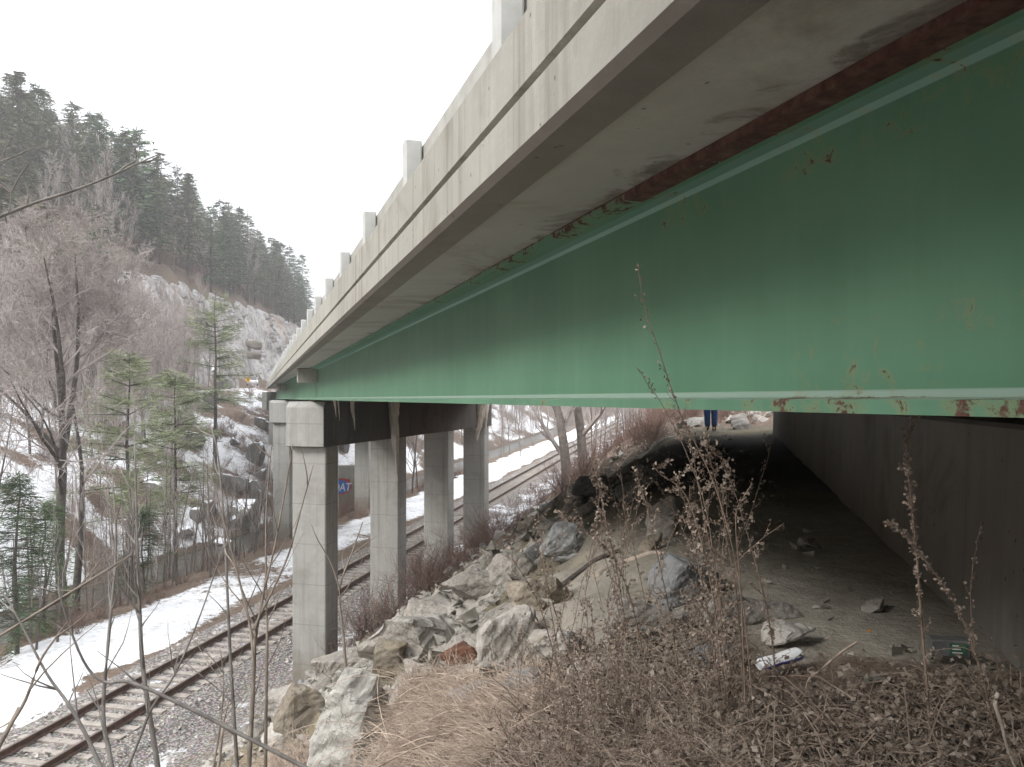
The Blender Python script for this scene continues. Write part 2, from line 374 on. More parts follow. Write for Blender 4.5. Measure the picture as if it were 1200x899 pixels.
def cliffm():
    m, nt, b = new_mat('cliff_rock'); co = geopos(nt)
    f1 = tex_noise(nt, co, .22, 8, .62, dist=.4)
    st = tex_noise(nt, co, .5, 7, .7, stretch=(1.0, 2.2, .35), dist=.8)
    f2 = tex_noise(nt, co, 2.2, 7, .75)
    col = ramp(nt, f1, [(.32, (.38,.34,.325)), (.5, (.53,.495,.48)), (.68, (.64,.615,.60))])
    col = mix(nt, ramp(nt, st, [(.36, .85), (.50, 0.)]), col, (.13,.125,.125))
    col = mix(nt, ramp(nt, f2, [(.36, .6), (.56, 0.)]), col, (.20,.18,.17))
    sp = nd(nt, 'ShaderNodeSeparateXYZ'); nt.links.new(nd(nt, 'ShaderNodeNewGeometry').outputs['Normal'], sp.inputs[0])
    kk = mathn(nt, 'ADD', sp.outputs[2], mathn(nt, 'MULTIPLY_ADD', f2, .8, -.4))
    col = mix(nt, ramp(nt, kk, [(.86, 0.), (.95, .7)]), col, (.80,.81,.84))
    tan = tex_noise(nt, co, .10, 4, .6); col = mix(nt, ramp(nt, tan, [(.60, 0.), (.68, .55)]), col, (.32,.22,.13))
    nt.links.new(col, b.inputs['Base Color']); b.inputs['Roughness'].default_value = .9
    bump(nt, b, mathn(nt, 'ADD', mathn(nt, 'MULTIPLY', st, .6), f2), .8, .5); return m
M['cliff'] = cliffm()

# ------------------------------------------------------------------ terrain
A0 = R(12.5); CA, SA = math.cos(A0), math.sin(A0)             # the railway's direction
def ptq(x, y): return x*CA-y*SA, x*SA+y*CA
def at(p, q, z=0): return Vector((p*CA+q*SA, -p*SA+q*CA, z))
PROF = [(-600,-1.0),(-48,-1.0),(-45,-1.6),(-38,-5.6),(-31.2,-10.2),(-30.4,-11.1),(-27.4,-11.1),(-26.4,-10.3),(-24,-9.5),(-22.3,-9.15),(-20,-9.0),(-17.6,-9.12),
        (-16.9,-8.985),(-13.5,-8.985),(-12.7,-9.2),(-11.4,-9.0),(-10.4,-8.5),(-.6,-1.42),(.2,-1.22),(2.2,-1.1),(6,.9),(18,1.0),(60,14),(140,60),(600,60)]
def prof(p):
    for i in range(len(PROF)-1):
        if p <= PROF[i+1][0]:
            a, b = PROF[i], PROF[i+1]; return a[1]+(b[1]-a[1])*(p-a[0])/(b[0]-a[0])
    return PROF[-1][1]
def xfoot(y): return -40-.05*(y-100)
CH = 17.0
def hill(x, y):
    e = xfoot(y)-x
    if e <= 0: return 0.
    c = sstep(86, 96, y)*(1-sstep(195, 215, y))
    a = .70*min(e, 66)
    e2 = max(0, e-1.6)
    b = min(e2/5., 1)*CH+.52*min(max(0, e2-5), 60)
    z = a*(1-c)+b*c
    z *= 1-.9*sstep(330, 470, y)
    return z
def slab(x, y, sc_):
    wx = x*sc_+.35*N3(x*sc_*.9, y*sc_*.9, 3); wy = y*sc_+.35*N3(x*sc_*.9, y*sc_*.9, 8)
    d, pts = noise.voronoi((wx, wy, 0)); p = pts[0]; h = N3(p.x*5.3+.17, p.y*5.3+.31, 1.5)
    tx, ty = N3(p.x*3.1, p.y*3.1, 9.5), N3(p.x*3.7, p.y*3.7, 4.5)
    return h, (tx*(wx-p.x)+ty*(wy-p.y)), 1-sstep(0, .16, d[1]-d[0])
def H(x, y):
    p, q = ptq(x, y)
    z = prof(p)
    slope = sstep(-10.8, -9.5, p)*(1-sstep(-1.0, -.2, p))
    near = 1-sstep(60, 100, abs(q))
    z += slope*near*(.30*fbm(x*.5, y*.5, 3)+.22*fbm(x*1.7, y*1.7, 9))
    if slope > 0 and 2 < q < 36:
        k = slope*sstep(2, 4, q)*(1-sstep(28, 36, q))*(1-.75*sstep(-3.6, -1.2, p))
        h, t, e_ = slab(x, y, .95); z += k*(.42*h+.75*t-.12*e_)
        h, t, e_ = slab(x+40, y, 2.6); z += k*(.13*h+.22*t-.05*e_)
    if p < -17: 
        w = sstep(-17.4, -19, p)
        z += w*(.25*fbm(x*.3, y*.3, 5)+.12*fbm(x*1.1, y*1.1, 1))
        if p < -31: z += sstep(-31, -34, p)*(1.5*fbm(x*.12, y*.12, 7)+.4*fbm(x*.6, y*.6, 2))
    if p > -.6: z += .05*fbm(x*1.5, y*1.5, 4)
    z += hill(x, y)+sstep(0, 20, xfoot(y)-x)*2.5*fbm(x*.05, y*.05, 2)
    z += 60*sstep(240, 420, y)*sstep(-60, 60, x)
    # small bench behind the abutment's near end, where the photographer stands
    return z
def hit(x, y, y0=1.5):
    u = (x-600)/F; v = (449.5-y)/F; Y = y0; prev = Y
    while Y < 320:
        if v*Y < H(u*Y, Y):
            a, b = prev, Y
            for _ in range(14):
                c = (a+b)/2
                if v*c < H(u*c, c): b = c
                else: a = c
            return Vector((u*b, b, v*b))
        prev = Y; Y *= 1.012
    return None

def axis(segs):
    out = []
    for a, b, st in segs:
        n = max(1, round((b-a)/st)); out += [a+(b-a)*i/n for i in range(n)]
    return out+[segs[-1][1]]
def make_ground():
    P = axis([(-420,-170,14),(-170,-60,3.2),(-60,-32,1.2),(-32,-10.6,.42),(-10.6,2.5,.115),(2.5,8,.5),(8,40,4),(40,300,18)])
    Q = axis([(-160,-10,10),(-10,1,1),(1,20,.13),(20,22,.3),(22,60,.7),(60,130,1.6),(130,330,5),(330,700,25)])
    vs = []; cols = []; soil = []
    for q in Q:
        for p in P:
            w = at(p, q); x, y = w.x, w.y
            z = H(x, y); vs.append((x, y, z))
            n = fbm(x*.35, y*.35, 11); n2 = fbm(x*.09, y*.09, 21)
            snow = gravel = och = 0.
            e = xfoot(y)-x
            if -24 < p <= -17: snow = sstep(-23.2, -21.2, p-n*2.5)*(1-sstep(-18.6+.9*sstep(30, 18, q), -17.2, p+n*1.6))*(.95-.40*sstep(21, 34, q)*(1-sstep(46, 60, q)))+.5*n*sstep(22, 28, q)
            if -17 < p < -13.4: snow = .30+n*.5
            if -13.4 < p < -10.2: snow = .38*sstep(-13.1, -12.5, p)*(1-sstep(-11, -10.3, p))+n*1.2+.25*sstep(25, 60, q)
            if p <= -30.9: snow = .52+n*1.1+n2*.9
            if e > -2: snow = .46+n*.8-sstep(2, 40, e)*.75-sstep(84, 92, y)*.5-(.5 if y < 40 else 0)
            if y > 200: snow -= .5
            if -17.5 < p < -12: gravel = sstep(-17.6, -17.1, p)*(1-sstep(-12.5, -11.6, p))*1.0
            if -12.2 < p < -10.4: gravel = .55
            if -11 < p < 3: och = sstep(-11, -10, p)*(.95-sstep(17, 26, q)*.8)*(1-sstep(2.2, 3.4, p))
            br_ = sstep(-2.2, -.6, p)
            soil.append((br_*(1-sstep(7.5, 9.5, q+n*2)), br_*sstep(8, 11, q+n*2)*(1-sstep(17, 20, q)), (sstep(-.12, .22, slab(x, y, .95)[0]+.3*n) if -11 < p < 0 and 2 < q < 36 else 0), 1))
            if -3 < q < 4.5 and p > -6: och *= sstep(2.6, 4.2, q+n)
            cols.append((min(1, max(0, snow)), gravel, och, 1))
    nP = len(P); fs = []
    for j in range(len(Q)-1):
        for i in range(nP-1):
            a = j*nP+i; fs.append((a, a+1, a+1+nP, a+nP))
    me = bpy.data.meshes.new('ground'); me.from_pydata(vs, [], fs); me.materials.append(M['ground'])
    ca = me.color_attributes.new('mask', 'FLOAT_COLOR', 'POINT'); ca.data.foreach_set('color', [c for k in cols for c in k])
    ca = me.color_attributes.new('soil', 'FLOAT_COLOR', 'POINT'); ca.data.foreach_set('color', [c for k in soil for c in k])
    me.polygons.foreach_set('use_smooth', [True]*len(me.polygons)); me.update()
    o = bpy.data.objects.new('ground', me); COL.objects.link(o); tag(o, kind='structure')
make_ground()

# stream
mb = MB(); qs = [i*4-40 for i in range(60)]
pp = [-31.6,-30,-28.5,-27,-26.2]
vs = [tuple(at(p, q, -10.68)) for q in qs for p in pp]
mb.add(vs, [(j*5+i, j*5+i+1, j*5+i+6, j*5+i+5) for j in range(len(qs)-1) for i in range(4)])
tag(mb.build('stream', M['water']), kind='structure')

# cliff: a cut rock face above the far road
def make_cliff():
    ny, nz = 150, 34; vs = []
    for i in range(ny):
        y = 88+(205-88)*i/(ny-1); cov = sstep(88, 95, y)*(1-sstep(196, 205, y))
        top = CH-1.0+1.6*fbm(y*.09, 3.3)+1.5*N3(y*.35, 7)
        for j in range(nz):
            t = j/(nz-1); h = t*top*(.25+.75*cov)
            # slanted slabs: steps along a dipping direction
            k = (y*.55+h*.5); st = (k*.45) % 1.0
            dep = .9*fbm(y*.16, h*.22, 5)*2+1.1*(st-.5)*(.5+N3(y*.1, h*.1, 8))+.5*fbm(y*.8, h*.7, 2)
            x = xfoot(y)-.3-h*.33-dep*min(1, t*3)*cov
            if t > .93: x -= (t-.93)/.07*3.2
            vs.append((x, y, -1.4+h))
    fs = [(i*nz+j, (i+1)*nz+j, (i+1)*nz+j+1, i*nz+j+1) for i in range(ny-1) for j in range(nz-1)]
    m = MB(); m.add(vs, fs); o = m.build('rock_cliff', M['cliff']); tag(o, kind='structure')
make_cliff()

# ------------------------------------------------------------------ bridge
BR = math.atan(300/F); SB, CB = math.sin(BR), math.cos(BR); GR = .0179
def B(s, t, z): return (-SB*s+CB*t, CB*s+SB*t, z-GR*s)
KSK = 1.54                                            # skew: metres along the bridge per metre across it
S_A = lambda t: -.1+(t-1.75)*KSK
S_1 = lambda t: 25.0+(t-1.62)*KSK
S_2 = lambda t: 50.4+(t-1.62)*KSK
S_3 = lambda t: 75.4+(t-1.62)*KSK
bridge = empty('road_bridge', B(0, 5.7, 0), 'concrete and green steel road bridge running from upper right to the far bank', 'bridge')
TL, TR_ = .9, 10.5
# slab (fascia with a chamfered drip lip), swept in bays
sec = [(TL,1.07),(TL,.895),(TL+.028,.868),(1.075,.868),(1.085,.885),(1.5,.905),(9.9,.905),(10.315,.885),(10.325,.868),(TR_-.028,.868),(TR_,.895),(TR_,1.07),(TR_-.03,1.078),(TL+.03,1.078)]
mb = MB(); mb2 = MB()
s_a, s_b = -8.0, 76.0
nseg = 84
for q in range(12): mb.sweep(sec, [s_a+7*q+(.004 if i == 0 else -.004 if i == 7 else 0)+i for i in range(8)], B)
deck = mb.build('deck_slab', [M['fascia']], bridge)
me = deck.data; me.materials.append(M['soffit'])
for p in me.polygons:                                   # the underside was cast against other forms
    if p.normal.z < -.5: p.material_index = 1
me.materials.append(M['lip'])
for p in me.polygons:
    c = p.center+Vector(B(0, 5.7, 0)); t_ = c.x*CB+c.y*SB
    if p.normal.z < -.5 and t_ < 1.07: p.material_index = 2
mb = MB(); mb.sweep([(1.36,1.083),(TR_-.46,1.083),(TR_-.46,1.16),(1.36,1.16)], [s_a, s_b], B); mb.build('road_surface', M['asphalt'], bridge)
for side in (0, 1):
    f_ = (lambda t: t) if side == 0 else (lambda t: TL+TR_-t)
    mb = MB(); s = s_a; psec = [(f_(TL),1.108),(f_(TL),1.352),(f_(TL+.018),1.37),(f_(1.33),1.37),(f_(1.35),1.35),(f_(1.35),1.086),(f_(TL+.03),1.086),(f_(TL+.03),1.102)]
    while s < s_b-.1:
        e = min(s+4.88, s_b); mb.sweep(psec, [s+.004, (s+e)/2, e-.004], B); s = e
    mb.build('parapet', M['fascia'], bridge)
    mb = MB(); s = s_a
    while s < s_b-.1:
        e = min(s+4.8, s_b); c = f_(1.25)
        mb.sweep([(c-.05,1.755),(c-.035,1.74),(c+.035,1.74),(c+.05,1.755),(c+.05,1.905),(c+.035,1.92),(c-.035,1.92),(c-.05,1.905)], [s+.01, e-.01], B)
        mb.sweep([(c-.04,1.765),(c+.04,1.765),(c+.04,1.89),(c-.04,1.89)], [e-.15, e+.15], B); s = e
    mb.build('guard_rail', M['railm'], bridge)
# posts: one is built, the rest are copies
ps0 = None; k = 0
for i in range(-3, 31):
    s = 3.56+2.4*i
    if ps0 is None:
        mb = MB(); mb.box(lambda a, b, c: B(s+a, b, c), (-.06,1.06,1.372), (.06,1.19,1.94)); 
        ps0 = mb.build('rail_post', M['post'], bridge, bevel=.014); s00 = s
        mb = MB(); mb.box(lambda a, b, c: B(s+a, b, c), (-.10,1.02,1.371), (.10,1.23,1.389)); mb.build('base_plate', M['post'], ps0, origin=parent_world(bridge))
    else:
        c = ps0.copy(); COL.objects.link(c); c.parent = bridge; c.location = Vector(B(s, 0, 0))-Vector(B(s00, 0, 0))
        d = ps0.children[0].copy(); COL.objects.link(d); d.parent = c
# steel girders
def girder(t, sa, sb, name='girder'):
    prof_ = [(-.2,-.05),(.2,-.05),(.2,-.012),(.022,-.006),(.009,.012),(.009,.845),(.022,.862),(.2,.868),(.2,.903),(-.2,.903),(-.2,.868),(-.022,.862),(-.009,.845),(-.009,.012),(-.022,-.006),(-.2,-.012)]
    n = max(2, int((sb-sa)/.8)); st = [sa+(sb-sa)*i/n for i in range(n+1)]
    mb = MB(); mb.sweep([(t+a, z) for a, z in prof_], st, B)
    o = mb.build(name, M['green'], bridge)
    me = o.data; at_ = me.attributes.new('gird', 'FLOAT_VECTOR', 'POINT'); buf = []
    for i, s in enumerate(st):
        for a, z in prof_: buf += [s, z+.05, abs(a)]
    at_.data.foreach_set('vector', buf)
    return o
TG = [1.75, 4.4, 7.0, 9.65]
for t in TG:
    girder(t, S_A(t), S_1(t)-.03); girder(t, S_1(t)+.05, S_2(t)-.03); girder(t, S_2(t)+.05, S_3(t))
# end diaphragm stubs of concrete at the joints, cross frames between the girders, bearings
for fn in (S_1, S_2):
    mb = MB(); mb.box(B, (fn(1.4)-.45, 1.16, .46), (fn(1.4)-.06, 1.738, .882)); mb.build('diaphragm_end', M['fascia'], bridge, bevel=.012)
mb = MB()
for base in (6.2, 12.4, 18.6, 31.3, 37.6, 43.9, 56.5, 62.7, 69):
    for i in range(3):
        a, b = TG[i], TG[i+1]; mb = MB()
        mb.box(B, (base+(a-1.7)*KSK, a+.012, .25), (base+(a-1.7)*KSK+.02, b-.012, .65)); mb.build('cross_frame', M['green'], bridge)
for fn in (S_1, S_2):
    for t in TG:
        for d in (-.35, .35): mb = MB(); mb.box(B, (fn(t)+d-.14, t-.17, -.098), (fn(t)+d+.14, t+.17, -.053)); mb.build('bearing', M['rust'], bridge)

# piers
AW = R(14.5); CW, SW = math.cos(AW), math.sin(AW)
def frame(ox, oy):
    return lambda q, w, z: (ox+SW*q+CW*w, oy+CW*q-SW*w, z)
def pier(ox, oy, ztop, zbase, label, pedestal=None, side='near'):
    fr = frame(ox, oy)
    root = empty('bridge_pier', fr(9, .63, zbase), label, 'bridge pier')
    dz = lambda q: -.015*q
    mb = MB()
    Lc = 18.15; d = 1.36
    secq = [(0, -.16-d+.16), (0, -.16), (.16, 0), (Lc-.16, 0), (Lc, -.16), (Lc, -d)]
    vs = []
    for w in (0, 1.27):
        for q, z in secq: vs.append(fr(q, w, ztop+z+dz(q)))
    n = len(secq)
    fs = [tuple(range(n)), tuple(range(2*n-1, n-1, -1))]+[(i, (i+1) % n, n+(i+1) % n, n+i) for i in range(n)]
    mb.add(vs, fs); cap = mb.build('cap_beam', [M['pier'], M['capshade']], root, bevel=.02)
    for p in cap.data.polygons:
        if p.normal.x*CW-p.normal.y*SW > .7 or p.normal.z < -.7: p.material_index = 1  # water stain that also paints shade onto the right face and underside
    for i in range(4):
        q = .25+5.6*i; mb = MB(); zt = ztop-d+dz(q)
        mb.box(lambda a, b, c: fr(a, b, c), (q, .07, zbase), (q+.80, 1.2, zt+.0))
        o = mb.build('column', M['pier'], root, bevel=.03)
        if pedestal is not None:
            mb = MB(); mb.box(lambda a, b, c: fr(a, b, c), (q-.25, -.15, zbase-.3), (q+1.3, 1.45, pedestal)); mb.build('pedestal', M['pier'], o, bevel=.03, origin=parent_world(root))
    return root
Z1 = -.545
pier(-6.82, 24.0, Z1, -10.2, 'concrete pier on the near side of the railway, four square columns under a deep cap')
c2 = B(50.4, .84, 0)
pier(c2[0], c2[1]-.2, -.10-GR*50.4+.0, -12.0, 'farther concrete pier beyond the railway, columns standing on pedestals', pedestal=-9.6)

# near abutment
fr = frame(1.2*CW, -1.2*SW)
root = empty('abutment_wall', fr(9, .5, -1.2), 'dark stained concrete abutment wall under the near end of the bridge', 'abutment')
mb = MB(); vs = []
L0, L1 = .9, 18.6
for w in (0, .95):
    for q, z in ((L0,-3.6),(L1,-3.6),(L1,-.115-.015*L1),(L0,-.115-.015*L0)): vs.append(fr(q, w if z > -1 else w-(.10 if w == 0 else 0), z))
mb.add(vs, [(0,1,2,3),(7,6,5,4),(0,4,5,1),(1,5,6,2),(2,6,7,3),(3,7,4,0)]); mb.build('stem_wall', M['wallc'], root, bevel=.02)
mb = MB(); vs = []
for w in (.75, 1.25):
    for q, z in ((L0,-.2),(L1,-.4),(L1,.86-.015*L1-.02),(L0,.86-.02)): vs.append(fr(q, w, z))
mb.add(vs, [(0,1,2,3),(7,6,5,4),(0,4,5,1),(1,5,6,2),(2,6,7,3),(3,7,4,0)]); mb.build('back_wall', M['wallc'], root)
mb = MB()                                               # wing wall turning away at the far end
fr2 = lambda q, w, z: fr(L1+q, w, z)
mb.add([fr2(0,.02,-3.4),fr2(3.5,1.6,-3.4),fr2(3.5,1.6,-.9),fr2(0,.02,.4),fr2(-.1,.5,-3.4),fr2(3.3,2.1,-3.4),fr2(3.3,2.1,-.9),fr2(-.1,.5,.4)], [(0,1,2,3),(7,6,5,4),(0,4,5,1),(1,5,6,2),(2,6,7,3),(3,7,4,0)])
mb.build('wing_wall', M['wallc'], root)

# far abutment
ca_ = B(75.0, .7, 0); fr3 = frame(ca_[0], ca_[1])
root = empty('abutment_wall', fr3(9, 0, -7), 'far concrete abutment at the end of the bridge, rising from snowy boulders', 'abutment')
mb = MB(); mb.box(lambda a, b, c: fr3(a, b, c), (2.2,-.9,-9), (18.6,0,-.12-GR*75-.1)); mb.build('stem_wall', M['pier'], root, bevel=.02)
mb = MB(); mb.box(lambda a, b, c: fr3(a, b, c), (2.2,-1.6,-2.5), (18.6,-1.1,.86-GR*75-.3)); mb.build('back_wall', M['pier'], root)

# graffiti wall below the far abutment
g0 = px(408, 600, 68)
root = empty('retaining_wall', (g0.x, 68, -10), 'low grey retaining wall with red, blue and white graffiti beside the stream', 'wall')
def gw(a, b, c): return (g0.x+a*.97-b*.25, 68+a*.25+b*.97, c)
mb = MB(); mb.box(gw, (-6,0,-11.5), (1.0,.5,-7.0)); mb.build('wall_face', M['pier'], root, bevel=.03)
def poly(name, mat, pts, off, par):
    m = MB(); n = len(pts); m.add([gw(a, -off, c) for a, c in pts]+[gw(a, -off+.006, c) for a, c in pts], [tuple(range(n))]+[(i, (i+1) % n, n+(i+1) % n, n+i) for i in range(n)])
    return m.build(name, mat, par)
gx, gz = -.85, -8.75
rr = random.Random(4)
cl = [(gx+1.25*math.cos(a)*(1+.12*rr.uniform(-1, 1)), gz+.78*math.sin(a)*(1+.16*rr.uniform(-1, 1))) for a in [i*2*math.pi/26 for i in range(26)]]
gr = poly('graffiti', M['gred'], cl, .010, root)
cl2 = [(gx+1.02*math.cos(a)*(1+.05*rr.uniform(-1, 1)), gz-.05+.58*math.sin(a)*(1+.08*rr.uniform(-1, 1))) for a in [i*2*math.pi/22 for i in range(22)]]
m = MB(); n = len(cl2); m.add([gw(a, -.017, c) for a, c in cl2], [tuple(range(n))]); m.build('blue_fill', M['gblue'], gr, origin=parent_world(root))
cu = bpy.data.curves.new('lettering', 'FONT'); cu.body = 'UOAT'; cu.size = .95; cu.align_x = 'CENTER'; cu.extrude = .003; cu.offset = .02; cu.shear = .2
tx = bpy.data.objects.new('lettering', cu); COL.objects.link(tx); cu.materials.append(M['gwhite'])
tx.parent = gr; w = Vector(gw(gx, -.026, gz-.40))-parent_world(root); tx.location = w; tx.rotation_euler = (R(90), 0, math.atan2(.25, .97)); tx.scale = (.78, 1, 1)

# ------------------------------------------------------------------ railway
trk = empty('railway_track', at(-15.25, 40, -8.95), 'single rusty railway track on pale ballast passing under the bridge', 'railway track')
for c in (-15.25-.752, -15.25+.752):
    sec = [(c-.07,-8.925),(c+.07,-8.925),(c+.07,-8.912),(c+.012,-8.895),(c+.012,-8.80),(c+.036,-8.785),(c+.036,-8.752),(c+.02,-8.748),(c-.02,-8.748),(c-.036,-8.752),(c-.036,-8.785),(c-.012,-8.80),(c-.012,-8.895),(c-.07,-8.912)]
    mb = MB(); mb.sweep(sec, [i*4.0-20 for i in range(61)], lambda s, t, z: tuple(at(t, s, z))); 
    o = mb.build('rail', [M['steel'], M['railtop']], trk)
    for p in o.data.polygons:
        if p.normal.z > .6 and abs(p.center.z+parent_world(trk).z+8.748) < .01: p.material_index = 1
rs = random.Random(8)
def sl(mb, q):
    a = rs.uniform(-.012, .012); dz = rs.uniform(-.012, .012)
    mb.box(lambda x, y, z: tuple(at(-15.25+x+rs.uniform(-.004, .004), q+y+a*x*.5, z+dz)), (-1.28,-.115,-9.08), (1.28,.115,-8.94))
mbs = MB(); cnt = 0
for i in range(330):
    q = 17+i*.54 if i < 290 else 17-(i-289)*.54
    if cnt < 99 and i < 99:
        mb = MB(); sl(mb, q); mb.build('sleeper', M['sleeper'], trk); cnt += 1
    else: sl(mbs, q)
tag(mbs.build('sleeper_run', M['sleeper'], trk), kind='stuff')

# ballast: loose stones round the track (uncountable)
mb = MB(); rb = random.Random(21)
for i in range(5200):
    q = 14+60*rb.random()**1.7; p = -15.2+rb.uniform(-2.3, 3.2); s = rb.uniform(.025, .06)
    if abs(abs(p+15.25)-.752) < .09: continue
    w = at(p, q); z = H(w.x, w.y)+s*.2
    a = [Vector((rb.gauss(0, s), rb.gauss(0, s), rb.gauss(0, s*.8))) for _ in range(4)]
    mb.add([tuple(Vector((w.x, w.y, z))+v) for v in a], [(0,1,2),(0,3,1),(1,3,2),(0,2,3)])
tag(mb.build('ballast_gravel', simple('ballast_stone', (.52,.475,.445), (.27,.24,.225), 9, .95, world=True)), kind='stuff')

# far road behind the bridge
mb = MB(); c = []
x, y, ang = *B(74, 5.7, 0)[:2], BR
for i in range(40):
    c.append((x, y, ang)); ang = max(.02, ang-.02); x -= math.sin(ang)*4; y += math.cos(ang)*4
vs = []
for (x, y, a) in c:
    for d in (-4.5, 4.5): vs.append((x+math.cos(a)*d, y+math.sin(a)*d, max(-.32, H(x+math.cos(a)*d, y+math.sin(a)*d)+.02)))
mb.add(vs, [(2*i, 2*i+1, 2*i+3, 2*i+2) for i in range(39)]); tag(mb.build('road', M['asphalt']), kind='structure')
# ------------------------------------------------------------------ rocks
def rock_mesh(seed, sx, sy, sz, sub=3, rough=.12):
    rg = random.Random(seed); bm = bmesh.new()
    for _ in range(rg.randint(13, 20)):
        v = Vector((rg.uniform(-1, 1), rg.uniform(-1, 1), rg.uniform(-1, 1)))
        m = max(abs(v.x), abs(v.y), abs(v.z)); v = v/m*rg.uniform(.85, 1) if rg.random() < .8 else v.normalized()
        bm.verts.new((v.x*sx, v.y*sy, v.z*sz))
    g = bmesh.ops.convex_hull(bm, input=bm.verts)
    bmesh.ops.delete(bm, geom=[v for v in bm.verts if not v.link_faces], context='VERTS')
    bmesh.ops.bevel(bm, geom=list(bm.edges), offset=.07*min(sx, sy, sz), segments=1, affect='EDGES', clamp_overlap=True)
    bmesh.ops.triangulate(bm, faces=bm.faces)
    for _ in range(sub): bmesh.ops.subdivide_edges(bm, edges=[e for e in bm.edges if e.calc_length() > .07*max(sx, sy, sz)], cuts=1, use_grid_fill=True); bmesh.ops.triangulate(bm, faces=bm.faces)
    s = min(sx, sy, sz); bm.normal_update()
    for v in bm.verts:
        p = v.co/s+Vector((seed*3.7, seed*1.3, 0))
        q_ = Vector((p.x*.8+p.z*.6, p.y, (p.z*.8-p.x*.6)*3)); k = .8*noise.noise(p*.9)+.42*noise.noise(q_*1.3)+.2*noise.noise(q_*3.1)+.08*noise.noise(p*9)
        v.co += v.normal*s*rough*k
    me = bpy.data.meshes.new('boulder'); bm.to_mesh(me); bm.free(); return me
def put_rock(me, name, loc, rot, mat, label, group=None, cat='rock', scale=1):
    o = bpy.data.objects.new(name, me); COL.objects.link(o); o.location = loc; o.rotation_euler = rot
    o.scale = (scale,)*3 if isinstance(scale, (int, float)) else scale
    if not me.materials: me.materials.append(mat)
    elif me.materials[0] != mat: o.material_slots[0].link = 'OBJECT'; o.material_slots[0].material = mat
    return tag(o, label, cat, group)
# boulders one can point to: centre x, y, width, height in photo pixels
NAMED = [
 (415,852,104,176,'rockp','big pale whitish boulder at the brow of the slope beside the dead grass',.8,.2),
 (352,838,60,70,'rockt','tan broken boulder leaning against the left side of the big pale boulder',.8,.3),
 (335,822,46,44,'rock','grey cracked boulder at the foot of the nearest column',.9,.3),
 (330,868,44,42,'rockw','pale block half hidden in twigs below the cracked boulder',.8,.3),
 (403,775,86,36,'rock','long flat grey rock lying just right of the nearest column base',.9,.35),
 (492,750,150,66,'rockw','wide cream coloured slab of broken rock in the middle of the riprap',1.2,.3),
 (455,772,36,44,'rockt','small orange stained rock among cream slabs',.8,.3),
 (598,758,96,88,'rock','white jointed slab tilted on edge above the dead grass',.7,.35),
 (655,765,76,74,'rock','grey boulder right of the white tilted slab',.9,.3),
 (545,768,56,34,'rust','dark rust red rock wedged in a gap beneath the cream slab',.8,.4),
 (520,715,90,46,'rock','grey rock slab behind the cream slab near the second column',1.0,.3),
 (560,690,84,44,'rock','grey angular rock heap stone below the third column',1.0,.3),
 (600,668,60,40,'rock','small grey rock on the slope beside the last column',1.0,.3),
 (640,700,110,52,'rockt','broad tan earthy rock in the middle of the slope',1.1,.2),
 (668,640,64,60,'rockb','upright grey boulder below the dark ledge',.9,.2),
 (764,641,36,24,'rockt','bright tan block with flat faces on the ochre bank',.8,.45),
 (790,612,70,64,'rock','large rounded smooth boulder set in the bank, like a disc',.8,.15),
 (806,688,100,62,'rockb','blue grey boulder in the ochre bank behind the weeds',.8,.2),
 (760,735,110,60,'rock','grey boulder screened by weed stalks below the blue grey boulder',.9,.25),
 (876,720,130,44,'rock','long slab like grey rock with a dark right end under the girder',.6,.4),
 (928,748,76,34,'rockw','pale flat rock just above the crushed white can',.7,.35),
 (850,775,90,40,'rockb','low grey rock left of the crushed white can',.8,.3),
 (1024,713,26,18,'rock','small lone stone on the bare dirt under the bridge',.8,.5),
 (948,640,40,20,'rock','small stone at the edge of the dark berm',.8,.4),
 (700,572,64,30,'rockd','dark ledge rock under the bare shrubs below the girder',1.2,.35),
 (765,556,44,38,'rockd','black blocky rock standing out on the slope below the person',.9,.55),
 (742,580,40,36,'rockd','black sloping rock leaning left of the black blocky rock',.9,.4),
 (716,816,110,18,'paper','flat pale slab lying in the weeds at lower centre',.5,.6),
 (560,818,70,40,'rockb','low grey stone at the upper edge of the dead grass',.8,.3),
 (700,795,70,40,'rockw','pale stone among weed stalks above the flat pale slab',.8,.3),
 (620,805,70,36,'rockb','grey stone below the white tilted slab',.8,.3),
]
for i, (cx, cy, w, h, mt, lab, dep, rise) in enumerate(NAMED):
    g = hit(cx, min(cy+h*.25, 898))
    if g is None: continue
    Y = g.y; sx = w/2/F*Y; sz = h/2/F*Y*1.05; sy = max(.5*dep*(sx+sz), .08)
    me = rock_mesh(100+i, sx, sy, sz, 4 if w > 60 else 3, .19)
    c = px(cx, cy, Y+sy*.5)
    rr = random.Random(i); put_rock(me, 'boulder', c, (rr.uniform(-.25, .25), rr.uniform(-.35, .35), rr.uniform(-.7, .7)), M[mt], lab)
